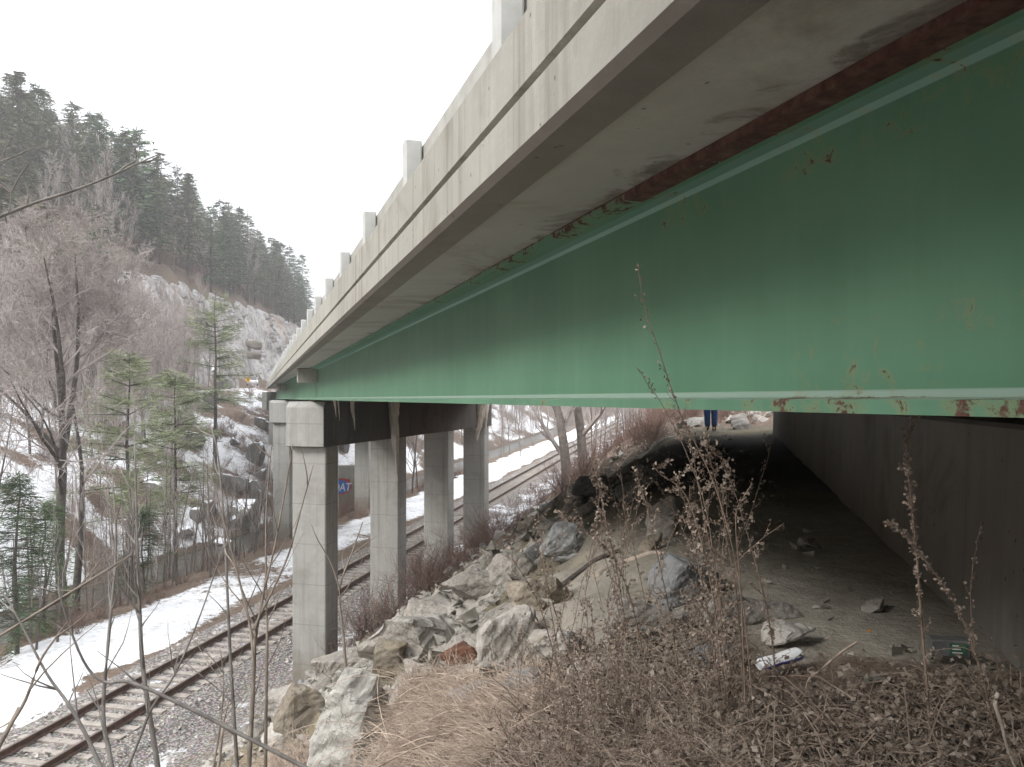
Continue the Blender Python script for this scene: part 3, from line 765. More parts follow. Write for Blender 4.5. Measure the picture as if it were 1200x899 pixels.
# riprap: copies of eight shapes
protos = [rock_mesh(500+i, 1, random.Random(i).uniform(.6, .95), random.Random(i+50).uniform(.4, .75), 2, .18) for i in range(8)]
rg = random.Random(77); made = 0
RL = {'rock': 'mid sized grey angular rock among the riprap on the slope', 'rockw': 'mid sized pale angular rock among the riprap on the slope', 'rockt': 'mid sized tan rock among the riprap on the slope', 'rockb': 'mid sized bluish grey rock among the riprap on the slope'}
for _ in range(4000):
    if made >= 190: break
    q = rg.uniform(7, 36); p = rg.uniform(-11.2, -2.2)
    w = at(p, q); s = rg.uniform(.08, .34)*(.75+.02*q)*rg.uniform(.6, 1)
    u = w.x/w.y*F+600; z = H(w.x, w.y); v = 449.5-z/w.y*F
    if not (300 < u < 830 and v < 850): continue
    if v < 560 and u > 700: continue
    if u > 650 or (u > 590 and rg.random() < .5): continue
    mt = rg.choices(['rock', 'rockw', 'rockt', 'rockb'], [4, 4, 1, 2])[0]
    put_rock(protos[made % 8], 'riprap_rock', (w.x, w.y, z-s*.04), (rg.uniform(-.4, .4), rg.uniform(.1, .8), rg.uniform(0, 6)), M[mt], RL[mt], 'riprap rocks on the slope', 'rock', s); made += 1
# rubble: countless small stones on the slope and the berm
mb = MB(); rb = random.Random(5)
for i in range(11000):
    q = 2.5+30*rb.random()**1.4; p = rb.uniform(-11, 1)
    if p > -1.2 and rb.random() < .72: continue
    w = at(p, q); s = rb.choice([.02, .03, .035, .05, .07, .09] if p < -2 else [.015, .02, .03])*rb.uniform(.6, 1.2)
    z = H(w.x, w.y)+s*.25
    a = [Vector((rb.gauss(0, s), rb.gauss(0, s), rb.gauss(0, s*.7))) for _ in range(5)]
    mb.add([tuple(Vector((w.x, w.y, z))+v) for v in a], [(0,1,2),(0,3,1),(1,3,2),(0,2,4),(0,4,3),(2,3,4)])
tag(mb.build('rubble_stones', simple('rubble', (.36,.34,.30), (.18,.165,.14), 5, .95, world=True)), kind='stuff')
# boulders of the far bank, snow lying on them
FB = [(268,570,70,40),(246,602,50,40),(285,612,60,46),(302,585,40,50),(232,608,34,26),(258,640,56,24),(300,540,40,40),(306,500,30,34),(210,490,60,40),(262,455,34,24),
      (240,440,40,26),(246,470,44,26),(180,575,60,24),(160,612,60,18),(215,628,40,18),(310,560,30,34),(404,528,30,26),(412,588,40,14),(400,592,34,12),(398,518,30,20),(300,625,34,26),(274,520,36,20),(225,520,50,22),(192,545,46,20)]
FBL = 'snow capped dark boulder on the far bank of the stream'
for i, (cx, cy, w, h) in enumerate(FB):
    g = hit(cx, cy, 40)
    if g is None: continue
    Y = g.y; s = w/2/F*Y*.62
    put_rock(protos[i % 8], 'snowy_boulder', g+Vector((0, 0, s*.15)), (rg.uniform(-.2, .2), rg.uniform(-.2, .3), rg.uniform(0, 6)), M['rocks'], FBL, 'boulders on the far bank', 'rock', (s, s, max(s*.8, h/F*Y*.7)))
for i, (cx, cy, w, h, lab) in enumerate([(297,405,22,10,'dark brown rock block jutting from the pale cliff'),(295,417,24,11,'tan rock slab on the pale cliff under a darker block')]):
    Y = 122; p = px(cx, cy, Y); p.x = min(p.x, xfoot(Y)-3)
    for yy in range(90, 200):
        c = px(cx, cy, yy)
        if c.x < xfoot(yy)-.3-(c.z+1.4)*.33+1.1: p = c; break
    s = w/2/F*p.y; put_rock(protos[i+2], 'cliff_block', p, (0, .1, .3), M['rockt'], lab, None, 'rock', (s, s*.8, h/2/F*p.y*1.4))

rg = random.Random(31)
for i in range(24):
    x, y = rg.uniform(800, 905), rg.uniform(482, 507); g = hit(x, y, 14)
    if g is None or abs(x-833) < 14 or g.y < 19 or g.y > 40: continue
    s = rg.uniform(.14, .38)
    put_rock(protos[i % 8], 'bank_rock', g+Vector((0, 0, s*.1)), (rg.uniform(-.3, .3), rg.uniform(-.3, .5), rg.uniform(0, 6)), M['rockw' if i % 3 else 'rock'], 'small rock on the brushy bank behind the person', 'rocks behind the person', 'rock', s)
# ------------------------------------------------------------------ trees
def rot_dir(d, ang, az):
    a = d.orthogonal().normalized(); b = d.cross(a)
    return (d*math.cos(ang)+(a*math.cos(az)+b*math.sin(az))*math.sin(ang)).normalized()
def bare_tree(seed, Ht, r0, levels=4, kids=(9, 7, 5, 4), up=.12, ang=(.5, .9), rmin=.008, first=.3, fork=0, ratio=.5, wig=.12, lean=0, straight=.97):
    rg = random.Random(seed); tr, br = [], []
    def rec(p, d, L, r, lev):
        n = (9, 6, 4, 3, 2)[min(lev, 4)]
        pts = [p]; rads = [r]; dirs = [d]; dd = d
        for i in range(n):
            dd = (dd+Vector((rg.gauss(0, wig), rg.gauss(0, wig), rg.gauss(0, wig*.6)))*(.4 if lev == 0 else 1)+Vector((0, 0, up if lev else .06))).normalized()
            p = p+dd*(L/n); pts.append(p); rads.append(max(rmin*.6, r*(1-.82*(i+1)/n))); dirs.append(dd)
        (tr if lev == 0 else br).append((pts, rads, lev))
        if lev >= levels: return
        k = kids[min(lev, len(kids)-1)]
        for j in range(k):
            f = (first if lev == 0 else .22)+(1-(first if lev == 0 else .22))*(j+rg.random())/k
            x = f*n; i0 = min(int(x), n-1); q = pts[i0].lerp(pts[i0+1], x-i0)
            nd_ = rot_dir(dirs[i0], rg.uniform(*ang), rg.uniform(0, 6.283))
            LL = L*ratio*rg.uniform(.7, 1.25)*(1.15-.65*f)*(1.1 if lev else 1)
            rec(q, nd_, LL, max(rmin, rads[i0]*.55), lev+1)
    rec(Vector((0, 0, -.3)), Vector((lean, 0, 1)).normalized(), Ht*.9, r0, 0)
    for f in range(fork):
        a = rg.uniform(0, 6.28); rec(Vector((0, 0, Ht*.40)), Vector((math.cos(a)*.42, math.sin(a)*.42, 1)).normalized(), Ht*.55, r0*.6, 0)
    return tr, br
def tree_obj(name, seed, label, cat, group, bark, twig, thick=None, **kw):
    root = empty(name, (0, 0, 0), label, cat, group)
    tr, br = bare_tree(seed, **kw)
    m1, m2 = MB(), MB()
    for pts, rads, lev in tr: m1.tube(pts, rads, 7, cap=False)
    lim = thick or .05
    for pts, rads, lev in br:
        (m1 if rads[0] > lim and lev == 1 and thick else m2).tube(pts, rads, 5 if lev == 1 else 3, cap=False)
    m1.build('trunk', bark, root, smooth=True); m2.build('branches', twig, root)
    return root
def conifer(name, seed, Ht, Rd, label, group, bark, needles, whorl=.55, spray=.42, fill=1.0, base=.12, droop=.12, gap=0, dens=3, power=.75, up=0):
    rg = random.Random(seed); root = empty(name, (0, 0, 0), label, 'conifer', group)
    m1, m2 = MB(), MB()
    pts = [Vector((rg.uniform(-.05, .05)*i*.3, rg.uniform(-.05, .05)*i*.3, Ht*i/8-(.4 if i == 0 else 0))) for i in range(9)]
    m1.tube(pts, [Ht*.011*(1.05-i/8)+.012 for i in range(9)], 6, cap=False)
    z = Ht*base
    while z < Ht*.99:
        f = (z/Ht-base)/(1-base); L0 = Rd*max(.06, (1-f)**power)
        if not (gap and rg.random() < gap):
            for k in range(rg.randint(4, 6)):
                if rg.random() > fill: continue
                az = rg.uniform(0, 6.283); L = L0*rg.uniform(.55, 1.15); el = rg.uniform(-.1, .25)+up*f
                d = Vector((math.cos(az), math.sin(az), el)); n = max(2, int(L/.5)); p = Vector((0, 0, z)); bp = [p]
                sd = Vector((-math.sin(az), math.cos(az), 0))
                for i in range(n):
                    d.z -= droop*.5*(1 if i < n*.7 else -.6); p = p+d.normalized()*(L/n); bp.append(p)
                    for _ in range(dens):
                        s = spray*rg.uniform(.6, 1.2); a = p+Vector((rg.gauss(0, .12), rg.gauss(0, .12), rg.gauss(0, .08 if spray > .5 else .17)))
                        sg = rg.choice((-1, 1))
                        tip = a+(d.normalized()*rg.uniform(.3, .9)+sd*sg*rg.uniform(.3, 1.0)+Vector((0, 0, rg.uniform(-.35, .2))))*s
                        wv = Vector((rg.gauss(0, 1), rg.gauss(0, 1), rg.gauss(0, .6))).normalized()*s*(.16 if spray > .5 else .055)
                        m2.add([tuple(a-wv), tuple(a+wv), tuple(tip+wv*.5), tuple(tip-wv*.5)], [(0, 1, 2, 3)])
                m1.tube(bp, [.012+.012*L*(1-i/n) for i in range(n+1)], 3, cap=False)
        z += whorl*rg.uniform(.7, 1.25)*(1.1-.5*f)
    for _ in range(10):                                    # leader tuft
        a = Vector((0, 0, Ht*rg.uniform(.93, 1.0))); tip = a+Vector((rg.gauss(0, .25), rg.gauss(0, .25), rg.uniform(.1, .5)))*spray*1.6
        wv = Vector((rg.gauss(0, 1), rg.gauss(0, 1), 0)).normalized()*spray*.12
        m2.add([tuple(a-wv), tuple(a+wv), tuple(tip)], [(0, 1, 2)])
    m1.build('trunk', bark, root, smooth=True); m2.build('crown', needles, root)
    return root
class Kit:
    """the first placement moves the prototype, later ones copy it"""
    def __init__(s, *protos): s.p = list(protos); s.used = [False]*len(protos)
    def place(s, i, loc, rz, sc_=1, label=None, group=None):
        i %= len(s.p); o = s.p[i] if not s.used[i] else copy_tree(s.p[i]); s.used[i] = True
        o.location = loc; o.rotation_euler = (0, 0, rz); o.scale = (sc_,)*3 if isinstance(sc_, (int, float)) else sc_
        if label: o['label'] = label
        if group: o['group'] = group
        return o

LH = 'dark evergreen in the dense forest covering the far hillside'; GH = 'evergreens on the hillside'
dark = Kit(*[conifer('evergreen_tree', 20+i, 15, 3.0+.4*(i % 3), LH, GH, M['bark'], M['needle'] if i % 2 else M['needleb'], whorl=.62, spray=.62, base=.12, dens=4, power=.6) for i in range(5)])
LB = 'bare grey tree among the evergreens on the far hillside'; GB = 'bare trees on the hillside'
hillbare = Kit(*[tree_obj('bare_tree', 40+i, LB, 'bare tree', GB, M['barkg'], M['twig'], Ht=13, r0=.13, levels=3, kids=(13, 9, 6), up=.16, ang=(.35, .8), rmin=.018, first=.25, ratio=.40) for i in range(4)])
LV = 'slender bare tree in the purple grey woods between the stream and the cliff'; GV = 'bare trees in the valley woods'
valley = Kit(*[tree_obj('bare_tree', 60+i, LV, 'bare tree', GV, M['barkg'], M['twig'], Ht=11.5, r0=.085, levels=3, kids=(16, 10, 7), up=.17, ang=(.3, .75), rmin=.011, first=.18, ratio=.38) for i in range(5)])

rt = random.Random(301)
def seen(x, y, z0, z1):
    """does anything between z0 and z1 at x,y fall in the frame?"""
    u = x/y*F+600; return -60 < u < 1260 and -z1/y*F+449.5 < 900 and -z0/y*F+449.5 > -20
# forest on the hill: stratified over the slope
spots = []
for _ in range(9000):
    y = 60+270*rt.random()**1.15; e = 80*rt.random()**.9
    x = xfoot(y)-e; u = x/y*F+600
    if not (-40 < u < 420): continue
    cut = 88 < y < 205
    if cut and e < 5.6: continue
    if cut and e < 12 and rt.random() < .0: continue
    d = 2.3 if cut and e < 13 else 3.3 if y < 130 else 4.4+.012*(y-130)
    if any((x-a)**2+(y-b)**2 < d*d for a, b in spots): continue
    spots.append((x, y))
nd_c = nb = 0
rt.shuffle(spots); spots.sort(key=lambda s: not (90 < s[1] < 206 and xfoot(s[1])-s[0] < 16))
for x, y in spots:
    e = xfoot(y)-x; z = H(x, y)
    pc = .32 if (e < 18 and y < 100) else .78
    if rt.random() < pc and nd_c < 296:
        dark.place(rt.randrange(5), (x, y, z), rt.uniform(0, 6), rt.uniform(.65, 1.1)); nd_c += 1
    elif nb < 90:
        hillbare.place(rt.randrange(4), (x, y, z), rt.uniform(0, 6), rt.uniform(.6, .95)); nb += 1
print('hill trees', nd_c, nb, len(spots))
# valley woods: on the far bank and its bench
nv = 0; vs_ = []
for _ in range(6000):
    if nv >= 185: break
    q = 28+150*rt.random()**1.2; p = rt.uniform(-62, -31.5)
    w = at(p, q)
    if w.y < 28: continue
    u = w.x/w.y*F+600
    if not (-40 < u < 850): continue
    if xfoot(w.y)-w.x > 12: continue
    if w.y > 80 and abs(w.x+SB/CB*w.y-6) < 8: continue
    zc = H(w.x, w.y)
    if 262 < u < 345 and rt.random() < .95: continue
    if 190 < u < 345 and w.y < 62 and rt.random() < .7: continue
    if any((w.x-a)**2+(w.y-b)**2 < 2.4 for a, b in vs_): continue
    t = w.x*CB+w.y*SB; s = -w.x*SB+w.y*CB
    if -1.5 < t < 13 and s < 78: continue
    vs_.append((w.x, w.y)); sc_ = rt.uniform(.6, 1.1)
    valley.place(rt.randrange(5), (w.x, w.y, zc), rt.uniform(0, 6), sc_); nv += 1
print('valley', nv)
# the rest of the far woods, one uncountable mass of twigs
def twig_mass(protos_, places, name, mat):
    V, Fc = [], []; off = 0
    for i, (loc, rz, s) in enumerate(places):
        for me_ in protos_[i % len(protos_)]:
            n = len(me_.vertices); co_ = np.empty(n*3, np.float32); me_.vertices.foreach_get('co', co_); co_ = co_.reshape(-1, 3)*s
            c_, s_ = math.cos(rz), math.sin(rz); V.append(np.stack([co_[:, 0]*c_-co_[:, 1]*s_+loc[0], co_[:, 0]*s_+co_[:, 1]*c_+loc[1], co_[:, 2]+loc[2]], 1))
            li = np.empty(len(me_.loops), np.int32); me_.loops.foreach_get('vertex_index', li); Fc.append(li.reshape(-1, 4)+off); off += n
    V = np.concatenate(V); Fc = np.concatenate(Fc); me_ = bpy.data.meshes.new(name)
    me_.vertices.add(len(V)); me_.vertices.foreach_set('co', V.ravel()); me_.loops.add(Fc.size); me_.loops.foreach_set('vertex_index', Fc.ravel())
    me_.polygons.add(len(Fc)); me_.polygons.foreach_set('loop_start', np.arange(0, Fc.size, 4, dtype=np.int32)); me_.polygons.foreach_set('loop_total', np.full(len(Fc), 4, np.int32))
    me_.materials.append(mat); me_.update(calc_edges=True); me_.validate(); o = bpy.data.objects.new(name, me_); COL.objects.link(o); return tag(o, kind='stuff')
pm = []
for i in range(3):
    tr, br = bare_tree(160+i, Ht=10.5, r0=.08, levels=3, kids=(15, 8, 4), up=.17, ang=(.3, .75), rmin=.016, first=.15, ratio=.38)
    m1 = MB()
    for pts, rads, lev in tr+br: m1.tube(pts, rads, 3, cap=False)
    me_ = bpy.data.meshes.new('woods'); me_.from_pydata(m1.v, [], m1.f); pm.append([me_])
pl = []
for _ in range(20000):
    if len(pl) >= 330: break
    if rt.random() < .55:
        q = rt.uniform(48, 125); p = rt.uniform(-62, -38); w_ = at(p, q)
    else:
        y_ = rt.uniform(48, 92); w_ = Vector((xfoot(y_)-rt.uniform(0, 42), y_, 0))
    u = w_.x/w_.y*F+600
    if not (-40 < u < 222) and not (600 < u < 850): continue
    if xfoot(w_.y)-w_.x > 2 and 86 < w_.y < 205: continue
    if any((w_.x-a_[0][0])**2+(w_.y-a_[0][1])**2 < 1.6 for a_ in pl): continue
    pl.append(((w_.x, w_.y, H(w_.x, w_.y)), rt.uniform(0, 6), rt.uniform(.5, 1.05)))
for _ in range(3000):
    if len(pl) >= 520: break
    y_ = rt.uniform(94, 208); e_ = rt.uniform(6.6, 17); w_ = Vector((xfoot(y_)-e_, y_, 0))
    if any((w_.x-a_[0][0])**2+(w_.y-a_[0][1])**2 < 1.4 for a_ in pl): continue
    pl.append(((w_.x, w_.y, H(w_.x, w_.y)), rt.uniform(0, 6), rt.uniform(.25, .7)))
twig_mass(pm, pl, 'background_woods', M['twig'])
# trees seen under the bridge beyond the last column, along the railway and on the right bank
LU = 'bare tree standing beside the railway beyond the bridge'; GU = 'bare trees beyond the bridge'
for i in range(46):
    q = rt.uniform(62, 140); p = rt.choice([rt.uniform(-26, -20), rt.uniform(-10.5, 1.5), rt.uniform(-10, -3)])
    w = at(p, q); u = w.x/w.y*F+600
    t = w.x*CB+w.y*SB
    if t < 12.5 or (590 < u < 665 and p > -12): continue
    valley.place(i, (w.x, w.y, H(w.x, w.y)), rt.uniform(0, 6), rt.uniform(.7, 1.1), LU, GU)
# the two heavy trunks right of the last column
for j, (cx, Y, sc_) in enumerate([(664, 46, 1.5), (684, 47, 1.35)]):
    w = px(cx, 560, Y); o = tree_obj('bare_tree', 80+j, ['thick bare trunk nearest the rails right of the last column', 'second thick bare trunk standing close behind the first, right of the rails'][j], 'bare tree', None, M['barkg'], M['twig'], Ht=14, r0=.33, levels=3, kids=(10, 7, 5), rmin=.014, first=.15, ratio=.42)
    o.location = (w.x, w.y, H(w.x, w.y))
# hero bare tree left
g = px(72, 702, 34); g.z = H(g.x, g.y)
o = tree_obj('bare_tree', 7, 'big spreading bare tree with dark forked trunk left of the stream', 'bare tree', None, M['bark'], M['twigp'], thick=.06, Ht=16.5, r0=.24, levels=4, kids=(11, 9, 8, 6), up=.08, ang=(.55, 1.15), rmin=.012, first=.38, fork=2, ratio=.50, wig=.16)
o.location = g
g = px(90, 690, 36); g.z = H(g.x, g.y)
o = tree_obj('bare_tree', 9, 'second dark straight trunk standing just right of the big spreading tree', 'bare tree', None, M['bark'], M['twig'], Ht=12, r0=.2, levels=3, kids=(8, 6, 5), rmin=.010, first=.4, ratio=.4); o.location = g
# pines with thin green tufts
PN = [(150,660,39,8.2,3.4,'thin pine with wispy green tufts right of the big bare tree'),(205,640,44,7.6,3.2,'wispy green pine between the big bare tree and the stream'),(252,500,62,12.5,3.4,'light green pine in front of the pale cliff'),
      (20,720,27,3.6,1.5,'small dark green hemlock at the left edge'),(52,700,30,3.8,1.4,'small hemlock at the foot of the big bare tree'),(168,700,36,3.2,1.3,'low young evergreen behind the snow bank')]
for i, (cx, cy, Y, ht, rd, lab) in enumerate(PN):
    w = px(cx, cy, Y); w.z = H(w.x, w.y)
    top = {0: 415, 1: 440, 2: 340, 3: 555, 4: 590, 5: 600}[i]
    ht = (449.5-top)/F*Y-w.z
    o = conifer('pine_tree' if i < 3 else 'hemlock_tree', 90+i, ht, rd, lab, None, M['bark'], M['needlep'] if i < 3 else M['needle'], whorl=.62 if i < 3 else .3, spray=.40 if i < 3 else .30, base=.34 if i < 3 else .1, dens=42 if i < 3 else 26, fill=.85, gap=.12 if i < 3 else 0, droop=.03 if i < 3 else .15, power=.5, up=.25 if i < 3 else 0); o.location = w
g = px(155, 330, 150); 
for yy in range(90, 260):
    c = px(157, 300, yy)
    if c.z < H(c.x, c.y): g = c; break
o = conifer('pine_tree', 97, (449.5-152)/F*g.y-H(g.x, g.y), 4.2, 'tall ragged pine rising above the hillside skyline', None, M['bark'], M['needle'], whorl=1.5, spray=.8, base=.35, dens=4, fill=.8, power=.35, droop=-.05); o.location = (g.x, g.y, H(g.x, g.y))
for yy in range(90, 260):
    c = px(228, 300, yy)
    if c.z < H(c.x, c.y): g = c; break
o = conifer('pine_tree', 98, (449.5-205)/F*g.y-H(g.x, g.y), 4.6, 'broad layered green pine on the skyline above the cliff', None, M['bark'], simple('bluish_needles', (.075,.11,.065), (.035,.055,.035), .8, .85), whorl=1.1, spray=.8, base=.2, dens=5, fill=.9, power=.6, droop=.0); o.location = (g.x, g.y, H(g.x, g.y))
w = Vector((-6.5, -3.7, 0)); w.z = H(w.x, w.y)-.3            # unseen pine, added behind the camera to shade the near end of the girder
o = conifer('pine_tree', 99, 18.5, 3.6, 'unseen tall pine added behind the camera to shade the girder', None, M['bark'], M['needle'], whorl=.5, spray=.55, base=.3, dens=7, power=.45); o.location = w
# saplings on the left behind the snow
LS = 'thin straight sapling in the thicket between snow bank and stream'; GS = 'saplings behind the snow bank'
sap = Kit(*[tree_obj('sapling', 110+i, LS, 'sapling', GS, M['barkg'], M['twig'], Ht=6.5, r0=.05, levels=2, kids=(14, 6), up=.2, ang=(.3, .7), rmin=.008, first=.25, ratio=.24) for i in range(4)])
ns = 0
for i in range(400):
    if ns >= 64: break
    q = rt.uniform(20, 62); p = rt.uniform(-26.5, -21.6); w = at(p, q); u = w.x/w.y*F+600
    if not (-30 < u < 315): continue
    sap.place(i, (w.x, w.y, H(w.x, w.y)), rt.uniform(0, 6), rt.uniform(.6, 1.15)); ns += 1
pf_x = 5.0
# leafless shrubs
def shrub(name, seed, label, group, mat, ht=1.3, n=26, rmin=.004, spread=.5):
    rg = random.Random(seed); m = MB()
    for k in range(n):
        p = Vector((rg.gauss(0, .12), rg.gauss(0, .12), -.05)); d = Vector((rg.gauss(0, spread), rg.gauss(0, spread), 1)).normalized(); L = ht*rg.uniform(.5, 1.1)
        pts = [p]
        for i in range(4):
            d = (d+Vector((rg.gauss(0, .15), rg.gauss(0, .15), -.03))).normalized(); p = p+d*L/4; pts.append(p)
        m.tube(pts, [rmin*2.2*(1-.2*i) for i in range(5)], 3, cap=False)
        for j in range(7):
            i = rg.randint(1, 3); q = pts[i].lerp(pts[i+1], rg.random()); d2 = rot_dir(d, rg.uniform(.4, 1.1), rg.uniform(0, 6.28)); l = L*rg.uniform(.15, .4)
            q2 = q+d2*l*.5; q3 = q2+(d2+Vector((rg.gauss(0, .2), rg.gauss(0, .2), .1))).normalized()*l*.5
            m.tube([q, q2, q3], [rmin*1.1, rmin*.8, rmin*.5], 3, cap=False)
    o = m.build(name, mat); return tag(o, label, 'shrub', group)
LSB = 'brown leafless shrub in the brush along the stream bank'; GSB = 'shrubs along the stream bank'
brush = simple('brown_brush', (.23,.155,.125), (.13,.085,.07), 3, .95, rnd=.5)
shr = Kit(*[shrub('leafless_shrub', 130+i, LSB, GSB, brush) for i in range(4)])
for i in range(95):
    q = rt.uniform(18, 80); p = rt.uniform(-26.6, -21.4); w = at(p, q)
    if not (-30 < w.x/w.y*F+600 < 700): continue
    shr.place(i, (w.x, w.y, H(w.x, w.y)), rt.uniform(0, 6), rt.uniform(.6, 1.2))
fbp = []
for i in range(260):
    q = rt.uniform(38, 95); p = rt.uniform(-46, -31.6); w = at(p, q)
    if not (-30 < w.x/w.y*F+600 < 330): continue
    fbp.append(((w.x, w.y, H(w.x, w.y)), rt.uniform(0, 6), rt.uniform(.6, 1.4)))
LSL = 'reddish brown leafless shrub on the slope beyond the bridge columns'; GSL = 'shrubs on the slope'
for i in range(115):
    q = rt.uniform(27, 75); p = rt.uniform(-10.6, -.8); w = at(p, q)
    if w.x/w.y*F+600 < 520: continue
    if i % 3 == 0: q = rt.uniform(22, 40); p = rt.uniform(-10.8, -8.5); w = at(p, q)
    shr.place(i, (w.x, w.y, H(w.x, w.y)), rt.uniform(0, 6), rt.uniform(.7, 1.5), LSL, GSL)
bp = []
for i in range(190):
    q = rt.uniform(19.5, 46); p = rt.uniform(-1.8, 7); w = at(p, q)
    if (w.x-pf_x)**2+(w.y-20)**2 < 1.2 or (w.y < 23 and w.x < 6.5 and w.x > 4): continue
    if i > 80: bp.append(((w.x, w.y, H(w.x, w.y)), rt.uniform(0, 6), rt.uniform(.3, .8))); continue
    shr.place(i, (w.x, w.y, H(w.x, w.y)), rt.uniform(0, 6), rt.uniform(.3, .8), 'brown leafless shrub on the bank behind the person', 'shrubs behind the person')
for i in range(260):
    y_ = rt.uniform(94, 206); e_ = rt.uniform(6.3, 15); w = Vector((xfoot(y_)-e_, y_, 0)); bp.append(((w.x, w.y, H(w.x, w.y)), rt.uniform(0, 6), rt.uniform(1.2, 2.6)))
twig_mass([[o.data] for o in shr.p], fbp+bp, 'bank_brush', brush)
# ------------------------------------------------------------------ near stems and weeds
pass
def smooth(pts, n=4):
    out = []
    for i in range(len(pts)-1):
        p0, p1, p2, p3 = pts[max(i-1, 0)], pts[i], pts[i+1], pts[min(i+2, len(pts)-1)]
        for j in range(n):
            t = j/n; out.append(.5*((2*p1)+(p2-p0)*t+(2*p0-5*p1+4*p2-p3)*t*t+(3*p1-p0-3*p2+p3)*t**3))
    return out+[pts[-1]]
def stem3d(pix, Y0, Y1, root_it=True):
    """pixels from the tip down to the foot; the foot is carried on to the ground"""
    n = len(pix); pts = [px(x, y, Y1+(Y0-Y1)*i/(n-1)) for i, (x, y) in enumerate(pix)]
    if root_it:
        a, b = pts[-2], pts[-1]; d = (b-a).normalized(); d.z = min(d.z, -.5); d.normalize(); q = b.copy(); k = 0
        while q.z > H(q.x, q.y)-.03 and k < 200: q = q+d*.05; k += 1
        if k: pts.append(q)
    return smooth(pts[::-1])                               # foot first
def near_sapling(pix, Y0, Y1, r, label, mat, twigs=10, tl=.5, seed=0, extra=(), group=None):
    pts = stem3d(pix, Y0, Y1); rg = random.Random(seed+900)
    root = empty('bare_sapling', pts[0], label, 'sapling', group)
    m = MB(); n = len(pts); m.tube(pts, [r*(1-.75*i/n) for i in range(n)], 6); m.build('stem', mat, root, smooth=True)
    m2 = MB()
    for k in range(twigs):
        i = rg.randint(n//4, n-2); p = pts[i]; d = rot_dir((pts[i+1]-pts[i]).normalized(), rg.uniform(.4, .9), rg.uniform(0, 6.28)); L = tl*rg.uniform(.3, 1)
        tw = [p]
        for _ in range(4): d = (d+Vector((rg.gauss(0, .12), rg.gauss(0, .12), .06))).normalized(); p = p+d*L/4; tw.append(p)
        m2.tube(tw, [r*.38*(1-.2*j) for j in range(5)], 4)
    for e in extra:
        q = [px(x, y, Y0+(Y1-Y0)*.5) for x, y in e]; q = smooth(q); m2.tube(q, [r*.5*(1-.7*j/len(q)) for j in range(len(q))], 5)
    if twigs or extra: m2.build('twigs', mat, root)
    return root
ST = [
 ([(132,560),(136,640),(128,740),(121,836),(131,899)], 4.6, 5.2, .016, 'stemg', 'tall grey stem rising left of the rails, leftmost of the straight stems', 9),
 ([(158,520),(161,640),(164,720),(168,787),(185,899)], 4.4, 5.0, .018, 'stemg', 'thick grey stem crossing the rails with a slight lean to the left', 9),
 ([(247,500),(256,537),(264,640),(269,752),(278,899)], 4.8, 5.4, .013, 'stemg', 'slim dark stem standing in front of the stream boulders', 6),
 ([(243,540),(262,610),(281,683),(294,740),(297,800),(292,899)], 4.6, 5.0, .014, 'stem', 'tan stem leaning left across the track before the nearest column', 6),
 ([(318,523),(312,600),(312,690),(313,745),(312,820),(311,899)], 4.9, 5.3, .013, 'stem', 'upright tan stem just left of the nearest column', 5),
 ([(343,520),(335,570),(322,640),(311,686),(300,745),(297,800)], 4.7, 5.1, .012, 'stem', 'tan stem leaning right up the face of the nearest column', 4),
 ([(367,545),(352,600),(338,650),(317,697),(300,735),(297,790)], 4.7, 5.0, .011, 'stem', 'shorter tan stem crossing the nearest column beneath a taller one', 4),
 ([(425,612),(412,650),(398,690),(402,740),(406,793)], 6.6, 7.0, .016, 'stem', 'forked reddish sapling growing on the brow between the first two columns', 5),
 ([(79,729),(62,752),(47,775),(30,820),(12,850),(-2,876)], 4.0, 4.2, .013, 'stem', 'brown crooked stem in the lower left corner over the snow', 3),
 ([(8,700),(30,742),(55,790),(80,825),(100,860),(118,899)], 4.0, 4.3, .014, 'stemg', 'grey stem slanting up to the left across the lower left corner', 6),
 ([(70,690),(75,715),(98,775),(124,800),(180,810)], 4.4, 4.4, .012, 'stemg', 'curved broken stem with a pale snapped end above the snow', 3),
 ([(262,640),(235,720),(205,790),(178,830),(150,899)], 4.3, 4.6, .010, 'stemg', 'thin grey stem leaning right over the near rail', 6),
 ([(0,745),(50,715),(90,690),(130,640)][::-1], 4.3, 4.6, .009, 'stem', 'thin brown twig slanting over the snow at the left edge', 5),
 ([(258,760),(262,800),(258,850),(250,899)], 4.6, 4.9, .009, 'stem', 'short brown stem beside the near rail at the bottom edge', 8),
 ([(268,820),(262,850),(256,899)], 5.0, 5.1, .014, 'stick', 'short bleached stump stem at the bottom edge left of the brow', 0),
]
for i, (pix, y0, y1, r, mt, lab, tw) in enumerate(ST):
    ex = ()
    if i == 7: ex = ([(398,690),(388,660),(372,632),(365,615)],)
    near_sapling(pix, y0, y1, r, lab, M[mt], tw, .55, i, ex)
